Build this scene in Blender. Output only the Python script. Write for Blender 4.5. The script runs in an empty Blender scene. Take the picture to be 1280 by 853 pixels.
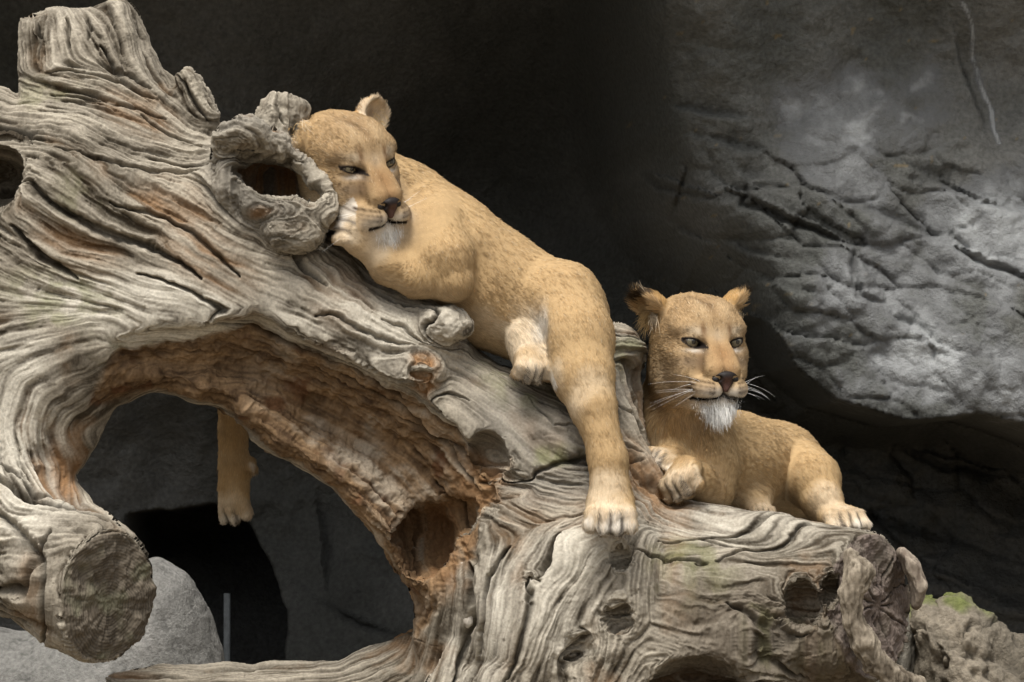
import bpy, math, os, random
import numpy as np
rng = np.random.default_rng(7)
random.seed(7)
scene = bpy.context.scene
col = scene.collection

# ------------------------------------------------------------------ camera, sky, sun, exposure
CAM_DIST, CAM_H, VIEW_W = 9.0, 1.3, 2.4          # 135 mm lens, subject plane at y = 0
cam_d = bpy.data.cameras.new('camera'); cam = bpy.data.objects.new('camera', cam_d); col.objects.link(cam)
cam.location = (0, -CAM_DIST, CAM_H); cam.rotation_euler = (math.radians(90), 0, 0)
cam_d.sensor_width = 36; cam_d.lens = 36 * CAM_DIST / VIEW_W; cam_d.clip_end = 500
cam_d.dof.use_dof = True; cam_d.dof.focus_distance = CAM_DIST - 0.1; cam_d.dof.aperture_fstop = 20.0
scene.camera = cam

SUN_EL, SUN_AZ = 64.0, -18.0      # degrees; azimuth to the picture's right of straight behind the camera
world = bpy.data.worlds.new('World'); scene.world = world; world.use_nodes = True
wn = world.node_tree.nodes; wl = world.node_tree.links
sky = wn.new('ShaderNodeTexSky'); sky.sky_type = 'NISHITA'; sky.sun_disc = False
sky.sun_elevation = math.radians(SUN_EL); sky.sun_rotation = math.radians(180 - SUN_AZ)
sky.dust_density = 6.0; sky.air_density = 1.5
hs = wn.new('ShaderNodeHueSaturation'); hs.inputs['Saturation'].default_value = 0.22   # thin overcast
wl.new(sky.outputs[0], hs.inputs['Color'])
bg = wn['Background']; bg.inputs['Strength'].default_value = 0.085
wl.new(hs.outputs[0], bg.inputs['Color'])
sun_d = bpy.data.lights.new('sun', 'SUN'); sun_d.energy = 1.5; sun_d.angle = math.radians(18); sun_d.color = (1.0, 0.96, 0.89)
sun = bpy.data.objects.new('sun', sun_d); col.objects.link(sun)
from mathutils import Vector, Matrix
sdir = Vector((math.sin(math.radians(SUN_AZ)) * math.cos(math.radians(SUN_EL)),
               -math.cos(math.radians(SUN_AZ)) * math.cos(math.radians(SUN_EL)), math.sin(math.radians(SUN_EL))))
sun.rotation_euler = sdir.to_track_quat('Z', 'Y').to_euler(); sun.location = sdir * 20
scene.view_settings.view_transform = 'Standard'; scene.view_settings.look = 'None'
scene.view_settings.exposure = 1.0; scene.view_settings.gamma = 1.0
scene.view_settings.use_curve_mapping = False
scene.render.engine = 'CYCLES'
scene.cycles.use_denoising = True
scene.cycles.max_bounces = 6; scene.cycles.diffuse_bounces = 3
scene.render.hair_type = 'STRIP'
try:
    scene.cycles_curves.shape = 'RIBBONS'; scene.cycles_curves.subdivisions = 1
except Exception: pass

# ------------------------------------------------------------------ helpers
S = VIEW_W / 1280.0                                # metres for one photo pixel on the plane y = 0
def P(px, py, y=0.0):                              # photo pixel + depth -> world point
    s = S * (CAM_DIST + y) / CAM_DIST
    return np.array([(px - 640) * s, y, CAM_H + (426.5 - py) * s])
def nrm(v):
    v = np.asarray(v, float); return v / (np.linalg.norm(v) + 1e-12)
def sstep(a, b, x):
    t = np.clip((x - a) / (b - a), 0, 1); return t * t * (3 - 2 * t)
def lerp3(a, b, t): return np.asarray(a, np.float32) * (1 - t[..., None]) + np.asarray(b, np.float32) * t[..., None]
def smin(a, b, k):
    if k <= 0: return np.minimum(a, b)
    h = np.maximum(k - np.abs(a - b), 0) / k
    return np.minimum(a, b) - h * h * (k * 0.25)
def smax(a, b, k): return -smin(-a, -b, k)

LAT = rng.random((32, 32, 32)).astype(np.float32)
def noise3(p, f, off=0.0):                         # value noise on points (N,3), -1..1
    q = p * f + 100.0 + off
    i = np.floor(q).astype(np.int64); t = (q - i).astype(np.float32); t = t * t * (3 - 2 * t)
    i &= 31; j = (i + 1) & 31
    x0, y0, z0 = i[:, 0], i[:, 1], i[:, 2]; x1, y1, z1 = j[:, 0], j[:, 1], j[:, 2]
    tx, ty, tz = t[:, 0], t[:, 1], t[:, 2]
    c = lambda a, b, d: LAT[a, b, d]
    v = ((c(x0,y0,z0)*(1-tx)+c(x1,y0,z0)*tx)*(1-ty)+(c(x0,y1,z0)*(1-tx)+c(x1,y1,z0)*tx)*ty)*(1-tz) + \
        ((c(x0,y0,z1)*(1-tx)+c(x1,y0,z1)*tx)*(1-ty)+(c(x0,y1,z1)*(1-tx)+c(x1,y1,z1)*tx)*ty)*tz
    return v * 2 - 1
def fbm3(p, f, o=4, off=0.0):
    s = 0; a = 1.0; n = 0
    for k in range(o):
        s = s + a * noise3(p, f, off + 17.3 * k); n += a; a *= 0.5; f *= 2.03
    return s / n

def noise2(shape, cell, r=rng):                    # smooth random image
    h, w = shape; gh, gw = int(h / cell) + 3, int(w / cell) + 3
    g = r.random((gh, gw)).astype(np.float32) * 2 - 1
    y = np.arange(h) / cell; x = np.arange(w) / cell
    yi = y.astype(int); xi = x.astype(int)
    ty = (y - yi).astype(np.float32); tx = (x - xi).astype(np.float32)
    ty = (ty * ty * (3 - 2 * ty))[:, None]; tx = (tx * tx * (3 - 2 * tx))[None]
    a = g[yi][:, xi]; b = g[yi][:, xi + 1]; c = g[yi + 1][:, xi]; d = g[yi + 1][:, xi + 1]
    return (a * (1 - tx) + b * tx) * (1 - ty) + (c * (1 - tx) + d * tx) * ty
def fbm2(shape, cell, o=4):
    s = 0; a = 1.0; n = 0
    for k in range(o):
        s = s + a * noise2(shape, max(cell, 1.01)); n += a; a *= 0.55; cell *= 0.5
    return s / n

class Map:                                         # a picture plane in photo-pixel units, laid on a world x-z plane
    def __init__(self, x0, y0, x1, y1, step):
        self.x0, self.y0, self.step = x0, y0, step
        self.w = int((x1 - x0) / step) + 1; self.h = int((y1 - y0) / step) + 1
        self.shape = (self.h, self.w)
        self.X, self.Y = np.meshgrid((x0 + step * np.arange(self.w)).astype(np.float32), (y0 + step * np.arange(self.h)).astype(np.float32))
    def sample(self, img, px, py):
        u = np.clip((px - self.x0) / self.step, 0, self.w - 1.001); v = np.clip((py - self.y0) / self.step, 0, self.h - 1.001)
        i = u.astype(int); j = v.astype(int); tu = u - i; tv = v - j
        if img.ndim == 3: tu = tu[:, None]; tv = tv[:, None]
        return (img[j, i] * (1 - tu) + img[j, i + 1] * tu) * (1 - tv) + (img[j + 1, i] * (1 - tu) + img[j + 1, i + 1] * tu) * tv
    def seg(self, a, b):
        ax, ay = a[:2]; bx, by = b[:2]; dx, dy = bx - ax, by - ay
        t = np.clip(((self.X - ax) * dx + (self.Y - ay) * dy) / (dx * dx + dy * dy + 1e-9), 0, 1)
        return np.hypot(self.X - ax - t * dx, self.Y - ay - t * dy), t
    def polydist(self, pts):                       # signed distance, positive inside
        d = np.full(self.shape, 1e9, np.float32); ins = np.zeros(self.shape, bool)
        n = len(pts)
        for k in range(n):
            a, b = pts[k], pts[(k + 1) % n]
            d = np.minimum(d, self.seg(a, b)[0])
            if a[1] != b[1]:
                c = ((a[1] > self.Y) != (b[1] > self.Y)) & (self.X < (b[0] - a[0]) * (self.Y - a[1]) / (b[1] - a[1]) + a[0])
                ins ^= c
        return np.where(ins, d, -d)
    def linedist(self, pts):                       # distance to an open polyline and the arc parameter 0..1
        d = np.full(self.shape, 1e9, np.float32); T = np.zeros(self.shape, np.float32); n = len(pts) - 1
        for k in range(n):
            e, t = self.seg(pts[k], pts[k + 1]); m = e < d
            d = np.where(m, e, d); T = np.where(m, (k + t) / n, T)
        return d, T
    def blob(self, cx, cy, rx, ry, rot=0.0):       # 1 at the centre, 0 at the rim
        c, s = math.cos(rot), math.sin(rot); x = self.X - cx; y = self.Y - cy
        q = np.hypot((x * c + y * s) / rx, (-x * s + y * c) / ry)
        return np.clip(1 - q, 0, 1)

class Grid:
    def __init__(self, lo, hi, h):
        self.lo = np.array(lo, float); self.h = h
        self.n = np.ceil((np.array(hi) - self.lo) / h).astype(int) + 1
        self.F = np.full(self.n, 1.0, np.float32)
        self.ax = [(self.lo[i] + h * np.arange(self.n[i])).astype(np.float32) for i in range(3)]
    def box(self, lo, hi):
        a = np.clip(np.floor((np.array(lo) - self.lo) / self.h).astype(int), 0, self.n - 1)
        b = np.clip(np.ceil((np.array(hi) - self.lo) / self.h).astype(int) + 1, 1, self.n)
        sl = tuple(slice(a[i], b[i]) for i in range(3))
        if any(b[i] <= a[i] for i in range(3)): return None, None
        X = self.ax[0][sl[0]][:, None, None]; Y = self.ax[1][sl[1]][None, :, None]; Z = self.ax[2][sl[2]][None, None, :]
        return sl, (X, Y, Z)
    def op(self, sl, d, k=0.0, mode='add'):
        f = self.F[sl]
        if mode == 'add': self.F[sl] = smin(f, d, k)
        elif mode == 'cut': self.F[sl] = smax(f, -d, k)
        else: self.F[sl] = smax(f, d, k)
    def cone(self, a, b, ra, rb, k=0.02, mode='add', squash=None):
        a = np.asarray(a, float); b = np.asarray(b, float); m = max(ra, rb) * 1.25 + k + 3 * self.h
        sl, q = self.box(np.minimum(a, b) - m, np.maximum(a, b) + m)
        if sl is None: return
        self.op(sl, sd_cone(q, a, b, ra, rb, squash), k, mode)
    def ell(self, c, r, R=None, k=0.02, mode='add'):
        c = np.asarray(c, float); m = max(r) + k + 3 * self.h
        sl, q = self.box(c - m, c + m)
        if sl is None: return
        self.op(sl, sd_ell(q, c, r, R), k, mode)
    def mesh(self): return surface_nets(self.F, self.lo, self.h)

def sd_cone(q, a, b, ra, rb, squash=None):
    X, Y, Z = q; d = (b - a); L2 = float(d @ d) + 1e-12
    px, py, pz = X - a[0], Y - a[1], Z - a[2]
    t = np.clip((px * d[0] + py * d[1] + pz * d[2]) / L2, 0, 1)
    ex, ey, ez = px - t * d[0], py - t * d[1], pz - t * d[2]
    if squash is not None:                         # (axis, factor): thicker/thinner along one direction
        ax, fct = squash; s = ex * ax[0] + ey * ax[1] + ez * ax[2]; g = (1 / fct - 1)
        ex = ex + s * g * ax[0]; ey = ey + s * g * ax[1]; ez = ez + s * g * ax[2]
    return np.sqrt(ex * ex + ey * ey + ez * ez) - (ra + (rb - ra) * t)
def sd_ell(q, c, r, R=None):
    X, Y, Z = q; x, y, z = X - c[0], Y - c[1], Z - c[2]
    if R is not None:                              # rows of R are the local axes
        x, y, z = (R[0][0]*x + R[0][1]*y + R[0][2]*z, R[1][0]*x + R[1][1]*y + R[1][2]*z, R[2][0]*x + R[2][1]*y + R[2][2]*z)
    k0 = np.sqrt((x/r[0])**2 + (y/r[1])**2 + (z/r[2])**2); k1 = np.sqrt((x/r[0]**2)**2 + (y/r[1]**2)**2 + (z/r[2]**2)**2)
    return k0 * (k0 - 1) / (k1 + 1e-6)

def surface_nets(F, lo, h):
    ins = F < 0
    c = [ins[i:ins.shape[0]-1+i, j:ins.shape[1]-1+j, k:ins.shape[2]-1+k] for i in (0,1) for j in (0,1) for k in (0,1)]
    al = c[0].copy(); an = c[0].copy()
    for q in c[1:]: al &= q; an |= q
    act = an & ~al
    idx = np.argwhere(act); N = len(idx)
    offs = np.array([(i, j, k) for i in (0,1) for j in (0,1) for k in (0,1)])
    V = np.stack([F[idx[:,0]+o[0], idx[:,1]+o[1], idx[:,2]+o[2]] for o in offs], 1)
    pos = np.zeros((N, 3)); cnt = np.zeros(N)
    for a in range(8):
        for b in range(a + 1, 8):
            if np.abs(offs[a] - offs[b]).sum() != 1: continue
            va, vb = V[:, a], V[:, b]; m = (va < 0) != (vb < 0)
            t = np.where(m, va / np.where(m, va - vb, 1), 0)
            pos += np.where(m[:, None], offs[a] + t[:, None] * (offs[b] - offs[a]), 0); cnt += m
    verts = lo + h * (idx + pos / cnt[:, None])
    cid = np.full(act.shape, -1, np.int32); cid[act] = np.arange(N, dtype=np.int32)
    quads = []
    for axis in range(3):
        sa = [slice(None)] * 3; sb = [slice(None)] * 3; sa[axis] = slice(0, -1); sb[axis] = slice(1, None)
        A = ins[tuple(sa)]; B = ins[tuple(sb)]
        e = np.argwhere(A != B); s = A[e[:, 0], e[:, 1], e[:, 2]]
        u, v = (axis + 1) % 3, (axis + 2) % 3
        ok = (e[:, u] > 0) & (e[:, v] > 0) & (e[:, u] < F.shape[u] - 1) & (e[:, v] < F.shape[v] - 1)
        e = e[ok]; s = s[ok]
        def at(du, dv):
            w = e.copy(); w[:, u] += du; w[:, v] += dv; return cid[w[:, 0], w[:, 1], w[:, 2]]
        q = np.stack([at(-1, -1), at(0, -1), at(0, 0), at(-1, 0)], 1)
        q[~s] = q[~s][:, ::-1]
        quads.append(q)
    return verts, np.concatenate(quads)

def vnormals(v, q):
    a, b, c, d = (v[q[:, i]] for i in range(4))
    n = np.cross(c - a, d - b); out = np.zeros_like(v)
    for i in range(4):
        for k in range(3): out[:, k] += np.bincount(q[:, i], n[:, k], len(v))
    return out / (np.linalg.norm(out, axis=1, keepdims=True) + 1e-12)
def smooth(v, q, it=1, lam=0.5):
    e = np.concatenate([q[:, [0, 1]], q[:, [1, 2]], q[:, [2, 3]], q[:, [3, 0]]]); e = np.concatenate([e, e[:, ::-1]])
    deg = np.bincount(e[:, 0], minlength=len(v))
    for _ in range(it):
        s = np.stack([np.bincount(e[:, 0], v[e[:, 1], k], len(v)) for k in range(3)], 1)
        v = v + lam * (s / deg[:, None] - v)
    return v
def subdivide(v, q):                               # each quad into four, new points lifted towards a smooth surface
    nv = len(v)
    e = np.concatenate([q[:, [0, 1]], q[:, [1, 2]], q[:, [2, 3]], q[:, [3, 0]]]); es = np.sort(e, 1)
    key = es[:, 0].astype(np.int64) * nv + es[:, 1]
    uk, inv = np.unique(key, return_inverse=True)
    a = (uk // nv).astype(int); b = (uk % nv).astype(int)
    em = (v[a] + v[b]) / 2; fc = v[q].mean(1); nq = len(q)
    E = inv.reshape(4, nq).T + nv; Fi = np.arange(nq) + nv + len(uk)
    V = np.concatenate([v, em, fc])
    Q = np.concatenate([np.stack([q[:, i], E[:, i], Fi, E[:, (i + 3) % 4]], 1) for i in range(4)])
    return V, Q

def smooth_inside(v, q, it=1, lam=0.5):            # the same, but the open rim of the patch stays where it is
    e = np.concatenate([q[:, [0, 1]], q[:, [1, 2]], q[:, [2, 3]], q[:, [3, 0]]]); es = np.sort(e, 1)
    u, c = np.unique(es[:, 0].astype(np.int64) * len(v) + es[:, 1], return_counts=True)
    rim = np.zeros(len(v), bool); rim[u[c == 1] // len(v)] = True; rim[u[c == 1] % len(v)] = True
    used = np.zeros(len(v), bool); used[q.ravel()] = True; keep = rim | ~used
    e = np.concatenate([e, e[:, ::-1]]); deg = np.maximum(np.bincount(e[:, 0], minlength=len(v)), 1)
    for _ in range(it):
        s = np.stack([np.bincount(e[:, 0], v[e[:, 1], k], len(v)) for k in range(3)], 1)
        v = np.where(keep[:, None], v, v + lam * (s / deg[:, None] - v))
    return v
def make_mesh(name, v, q, mat, parent=None, cols=None, floats=None, smooth_shade=True):
    me = bpy.data.meshes.new(name); v = np.asarray(v, np.float32); q = np.asarray(q, np.int32)
    k = q.shape[1]
    me.vertices.add(len(v)); me.vertices.foreach_set('co', v.ravel())
    me.loops.add(q.size); me.loops.foreach_set('vertex_index', q.ravel())
    me.polygons.add(len(q)); me.polygons.foreach_set('loop_start', np.arange(0, q.size, k, dtype=np.int32))
    me.update(calc_edges=True)
    if smooth_shade: me.polygons.foreach_set('use_smooth', np.ones(len(q), bool))
    if cols is not None:
        at = me.attributes.new('Col', 'FLOAT_COLOR', 'POINT')
        c4 = np.ones((len(v), 4), np.float32); c4[:, :3] = cols; at.data.foreach_set('color', c4.ravel())
    for nme, arr in (floats or {}).items():
        at = me.attributes.new(nme, 'FLOAT', 'POINT'); at.data.foreach_set('value', np.asarray(arr, np.float32))
    me.materials.append(mat)
    o = bpy.data.objects.new(name, me); col.objects.link(o)
    if parent is not None:
        o.parent = parent; o.matrix_parent_inverse = Matrix.Translation(-Vector(parent.location))
    return o
def tag(o, label=None, cat=None, group=None, kind=None):
    for k, v in (('label', label), ('category', cat), ('group', group), ('kind', kind)):
        if v: o[k] = v
    return o
def empty(name, loc, label, cat):
    o = bpy.data.objects.new(name, None); col.objects.link(o); o.location = tuple(float(c) for c in loc); o.empty_display_size = 0.1
    return tag(o, label, cat)

# ------------------------------------------------------------------ materials
def new_mat(name):
    m = bpy.data.materials.new(name); m.use_nodes = True; nt = m.node_tree
    return m, nt, nt.nodes['Principled BSDF']
def attr_mat(name, rough=0.85, spec=0.25, noise=0.18, nscale=120, bump=0.3, bdist=0.002, bscale=300, stretch=None):
    """per-point colour of the thing, broken up by fine procedural mottling and relief"""
    m, nt, b = new_mat(name); N, L = nt.nodes, nt.links
    at = N.new('ShaderNodeAttribute'); at.attribute_name = 'Col'
    tc = N.new('ShaderNodeTexCoord')
    nz = N.new('ShaderNodeTexNoise'); nz.inputs['Scale'].default_value = nscale; nz.inputs['Detail'].default_value = 5
    L.new(tc.outputs['Object'], nz.inputs['Vector'])
    mr = N.new('ShaderNodeMapRange'); mr.inputs[1].default_value = 0.25; mr.inputs[2].default_value = 0.75
    mr.inputs[3].default_value = 1 - noise; mr.inputs[4].default_value = 1 + noise
    L.new(nz.outputs['Fac'], mr.inputs[0])
    mx = N.new('ShaderNodeMix'); mx.data_type = 'RGBA'; mx.blend_type = 'MULTIPLY'; mx.inputs['Factor'].default_value = 1
    L.new(at.outputs['Color'], mx.inputs['A']); L.new(mr.outputs[0], mx.inputs['B'])
    L.new(mx.outputs['Result'], b.inputs['Base Color'])
    b.inputs['Roughness'].default_value = rough; b.inputs['Specular IOR Level'].default_value = spec
    n2 = N.new('ShaderNodeTexNoise'); n2.inputs['Scale'].default_value = bscale; n2.inputs['Detail'].default_value = 6; n2.inputs['Roughness'].default_value = 0.65
    L.new(tc.outputs['Object'], n2.inputs['Vector'])
    bp = N.new('ShaderNodeBump'); bp.inputs['Strength'].default_value = bump; bp.inputs['Distance'].default_value = bdist
    L.new(n2.outputs['Fac'], bp.inputs['Height']); L.new(bp.outputs[0], b.inputs['Normal'])
    return m
def plain_mat(name, color, rough=0.5, spec=0.5, coat=0.0, noise=0.0, nscale=60):
    m, nt, b = new_mat(name)
    b.inputs['Base Color'].default_value = (*color, 1); b.inputs['Roughness'].default_value = rough
    b.inputs['Specular IOR Level'].default_value = spec; b.inputs['Coat Weight'].default_value = coat
    if noise:
        N, L = nt.nodes, nt.links
        tc = N.new('ShaderNodeTexCoord'); nz = N.new('ShaderNodeTexNoise'); nz.inputs['Scale'].default_value = nscale; nz.inputs['Detail'].default_value = 4
        L.new(tc.outputs['Object'], nz.inputs['Vector'])
        cr = N.new('ShaderNodeValToRGB'); cr.color_ramp.elements[0].position = 0.3; cr.color_ramp.elements[1].position = 0.7
        cr.color_ramp.elements[0].color = (*[c * (1 - noise) for c in color], 1); cr.color_ramp.elements[1].color = (*[min(1, c * (1 + noise)) for c in color], 1)
        L.new(nz.outputs['Fac'], cr.inputs[0]); L.new(cr.outputs[0], b.inputs['Base Color'])
        bp = N.new('ShaderNodeBump'); bp.inputs['Strength'].default_value = 0.4; bp.inputs['Distance'].default_value = 0.003
        L.new(nz.outputs['Fac'], bp.inputs['Height']); L.new(bp.outputs[0], b.inputs['Normal'])
    return m
M_WOOD = attr_mat('weathered_wood', 0.9, 0.15, 0.22, 160, 0.5, 0.0025, 420)
M_ROCK = attr_mat('cave_rock', 0.92, 0.15, 0.16, 30, 0.5, 0.006, 70)
def wall_material():
    m = attr_mat('cave_wall_rock', 0.92, 0.15, 0.28, 70, 1.0, 0.014, 55); nt = m.node_tree; N, L = nt.nodes, nt.links
    b = N['Principled BSDF']; src = b.inputs['Base Color'].links[0].from_socket
    at = N.new('ShaderNodeAttribute'); at.attribute_name = 'lime'
    tc = N.new('ShaderNodeTexCoord'); nz = N.new('ShaderNodeTexNoise'); nz.inputs['Scale'].default_value = 16; nz.inputs['Detail'].default_value = 10; nz.inputs['Roughness'].default_value = 0.72
    L.new(tc.outputs['Object'], nz.inputs['Vector'])
    ad = N.new('ShaderNodeMath'); ad.operation = 'ADD'; L.new(at.outputs['Fac'], ad.inputs[0]); L.new(nz.outputs['Fac'], ad.inputs[1])
    r1 = N.new('ShaderNodeMapRange'); r1.inputs[1].default_value = 0.70; r1.inputs[2].default_value = 1.0; L.new(ad.outputs[0], r1.inputs[0])
    r2 = N.new('ShaderNodeMapRange'); r2.inputs[1].default_value = 1.02; r2.inputs[2].default_value = 1.50; L.new(ad.outputs[0], r2.inputs[0])
    prev = src
    for r, cl in ((r1, (0.165, 0.168, 0.168, 1)), (r2, (0.36, 0.37, 0.37, 1))):
        mx = N.new('ShaderNodeMix'); mx.data_type = 'RGBA'; L.new(r.outputs[0], mx.inputs['Factor']); L.new(prev, mx.inputs['A']); mx.inputs['B'].default_value = cl; prev = mx.outputs['Result']
    L.new(prev, b.inputs['Base Color'])
    return m
M_WALL = wall_material()
M_STONE = attr_mat('stone', 0.92, 0.15, 0.3, 90, 1.0, 0.008, 140)
M_SOIL = plain_mat('soil', (0.17, 0.14, 0.10), 0.95, 0.1, noise=0.35, nscale=18)
# ------------------------------------------------------------------ the setting: cave wall, added shade roof, ground
def soft(m, pts, w): return sstep(-w, w, m.polydist(pts))

def build_wall():
    WY = 3.0
    m = Map(-260, -230, 1540, 900, 2.9)
    X, Y = m.X, m.Y
    wob = fbm2(m.shape, 60, 4) * 22
    rel = np.zeros(m.shape, np.float32)
    # overall: upper part leans out over the animals, centre is a deep recess
    rel -= 0.55 * sstep(160, -330, Y)
    rel += 0.75 * np.exp(-(((X - 600) / 210) ** 2 + ((Y - 260) / 190) ** 2))
    rel += 0.35 * np.exp(-(((X - 330) / 330) ** 2 + ((Y - 640) / 170) ** 2))
    # the big rounded rock at the side, undercut along its lower edge
    bulge = [(690, -340), (700, 60), (722, 200), (765, 300), (830, 380), (925, 412), (955, 465), (1005, 505), (1090, 530), (1170, 522),
             (1225, 535), (1290, 562), (1400, 592), (1720, 640), (1720, -340)]
    m2 = Map(m.x0, m.y0, m.x0 + m.step * (m.w - 1), m.y0 + m.step * (m.h - 1), m.step); m2.X = X + wob * 0.5; m2.Y = Y + wob * 0.4
    d = m2.polydist(bulge)
    edge = sstep(850, 960, X)                       # crisp undercut on the right, soft roll on the left
    # widest just above the undercut, leaning back towards the top so that the face looks up
    rise = sstep(-4, 120, d) * (1 - edge) + np.sqrt(np.clip(d + 2, 0, 15) / 15) * (1.08 - 0.50 * sstep(10, 480, d)) * edge
    rel -= 0.95 * rise
    rel += 0.35 * sstep(0, -40, d) * sstep(380, 470, Y) * sstep(840, 930, X) * (1 - 0.65 * sstep(560, 780, Y))
    rel -= 0.25 * sstep(600, 950, Y) * sstep(900, 1200, X)
    # ledges and joints of the cast rock
    rel += sstep(620, 450, X) * sstep(430, 520, Y) * (np.abs(fbm2(m.shape, 70, 4)) * 0.16) + fbm2(m.shape, 190, 5) * 0.11 + fbm2(m.shape, 38, 4) * 0.030 - np.abs(fbm2(m.shape, 24, 4)) * 0.05 * sstep(650, 850, X) + fbm2(m.shape, 7, 3) * 0.011
    strata = fbm2(m.shape, 90, 3) * 45
    st = Y - 0.42 * X + strata
    lower = sstep(540, 620, Y) * sstep(700, 850, X)
    rel += lower * 0.05 * np.abs(((st / 95) % 1.0) - 0.5) * 2 - lower * 0.03
    cracks = [([(1016,183),(1073,206),(1118,225),(1181,260),(1238,272),(1290,304),(1420,350)],4,.05), ([(978,250),(1042,269),(1073,278),(1143,310),(1181,335),(1280,370),(1420,410)],4,.06),
      ([(915,260),(953,291),(1016,310),(1042,316)],4,.05), ([(1039,316),(1037,345),(1039,373),(1073,386)],4,.05), ([(1077,399),(1105,412),(1130,430)],4,.06),
      ([(1105,339),(1181,367),(1238,405),(1290,421)],4,.05), ([(846,218),(844,250),(836,278)],4,.05), ([(798,218),(820,244),(896,266)],4,.06), ([(836,288),(865,304)],4,.05),
      ([(915,240),(912,272),(978,297)],4,.05), ([(890,310),(953,335)],4,.05), ([(921,354),(985,373)],4,.04), ([(826,152),(870,160),(915,168)],4,.06), ([(858,190),(905,201),(941,206)],5,.06),
      ([(909,231),(944,240)],4,.04), ([(1030,625),(1120,660),(1280,705)],5,.05), ([(1130,560),(1200,590),(1300,600)],5,.04), ([(980,640),(1060,690),(1150,720),(1290,760)],4,.03),
      ([(1225,255),(1262,275),(1285,300)],4,.04), ([(1090,235),(1150,240),(1200,262)],3,.03), ([(400,760),(455,790),(500,800)],4,.03), ([(395,640),(410,700),(405,740)],4,.03), ([(1160,60),(1180,110),(1200,180)],3,.02)]
    crk = np.zeros(m.shape, np.float32); jn = fbm2(m.shape, 8, 3)
    m2.X = X + wob * 0.5 + fbm2(m.shape, 10, 3) * 5; m2.Y = Y + wob * 0.4 + fbm2(m.shape, 10, 3) * 5
    # blocky beds: tilted facets between joints that run down to one side
    rs = np.random.default_rng(44); ca, sa = math.cos(0.36), math.sin(0.36)
    U = ((m2.X * ca + m2.Y * sa) / 88).astype(np.float32); V = ((-m2.X * sa + m2.Y * ca) / 36).astype(np.float32)
    F1 = np.full(m.shape, 9.0, np.float32); F2 = F1.copy(); off = np.zeros(m.shape, np.float32)
    for gu in np.arange(5, 20):
        for gv in np.arange(-18, 24):
            su, sv = gu + (gv % 2) * 0.5 + rs.uniform(-.45, .45), gv + rs.uniform(-.45, .45); o_, tu, tv = rs.uniform(-1, 1, 3)
            xx, yy = (su * 88 * ca - sv * 36 * sa), (su * 88 * sa + sv * 36 * ca)
            if not (650 < xx < 1600 and -120 < yy < 900): continue
            j0 = int((yy - 180 - m.y0) / m.step); j1 = int((yy + 180 - m.y0) / m.step); i0 = int((xx - 260 - m.x0) / m.step); i1 = int((xx + 260 - m.x0) / m.step)
            sl = (slice(max(j0, 0), max(j1, 0)), slice(max(i0, 0), max(i1, 0)))
            du, dv_ = U[sl] - su, V[sl] - sv; dd = np.abs(du) + np.abs(dv_) * 0.8 + 0.25 * np.hypot(du, dv_)
            f1, f2 = F1[sl], F2[sl]; near = dd < f1
            F2[sl] = np.where(near, f1, np.minimum(f2, dd)); off[sl] = np.where(near, o_ + 0.8 * tu * du + 0.8 * tv * dv_, off[sl]); F1[sl] = np.where(near, dd, f1)
    beds = 0.75 * sstep(740, 860, X) * sstep(120, 290, Y) * np.clip(0.55 + 1.3 * fbm2(m.shape, 80, 3), 0.1, 1)
    rel += beds * (off * 0.030 + 0.020 * np.exp(-(np.clip(F2 - F1, 0, 9) / 0.10) ** 2) - 0.012 * np.sqrt(np.clip(F2 - F1, 0, 0.6)))
    for pts, w, dep in cracks:
        e, t = m2.linedist(pts)
        tp = np.sin(np.pi * np.clip(t, 0.03, 0.97)) ** 0.6; ww = w * (0.55 + 0.5 * tp) * (0.8 + 0.7 * np.abs(jn))
        g = np.exp(-(e / ww) ** 2) * tp; crk = np.maximum(crk, g)
        rel += dep * 0.6 * g
        # the bed on one side of each joint stands proud of the other
        ax, ay = pts[0]; bx, by = pts[-1]; sd = np.sign((bx - ax) * (m2.Y - ay) - (by - ay) * (m2.X - ax))
        rel -= 0.03 * sd * tp * np.exp(-e / 26) * (1 - g)
    # dark doorway deep in the wall behind the arch
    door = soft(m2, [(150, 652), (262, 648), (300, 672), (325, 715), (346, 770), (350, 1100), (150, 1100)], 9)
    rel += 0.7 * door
    sc = S * (CAM_DIST + WY) / CAM_DIST
    X = np.where(X < -100, -100 + (X + 100) * 6, np.where(X > 1380, 1380 + (X - 1380) * 5, X)); Y = np.where(Y < -80, -80 + (Y + 80) * 1.7, np.where(Y > 870, 870 + (Y - 870) * 9, Y))
    v = np.stack([(X - 640) * sc, WY + rel, CAM_H + (426.5 - Y) * sc], -1).reshape(-1, 3)
    i = np.arange(m.h * m.w).reshape(m.shape)
    q = np.stack([i[1:, :-1], i[1:, 1:], i[:-1, 1:], i[:-1, :-1]], -1).reshape(-1, 4)
    # colours: dark painted concrete, pale worn patches and lime on the bulge
    n1 = fbm2(m.shape, 110, 5); n2 = fbm2(m.shape, 26, 5); n3 = fbm2(m.shape, 10, 3)
    c = lerp3((0.048, 0.049, 0.045), (0.094, 0.093, 0.087), sstep(-0.5, 0.5, n1 + 0.4 * n2))
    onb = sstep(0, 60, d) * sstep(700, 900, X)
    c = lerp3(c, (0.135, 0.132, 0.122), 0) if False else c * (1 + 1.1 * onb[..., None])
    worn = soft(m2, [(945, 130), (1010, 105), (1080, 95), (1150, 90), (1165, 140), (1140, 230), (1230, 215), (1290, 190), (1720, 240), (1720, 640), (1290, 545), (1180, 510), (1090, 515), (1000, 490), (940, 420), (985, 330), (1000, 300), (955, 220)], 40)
    wf = sstep(-0.35, 0.45, n2 * 1.1 + n1 * 0.4 + worn * 1.0 - 0.75) * worn
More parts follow.
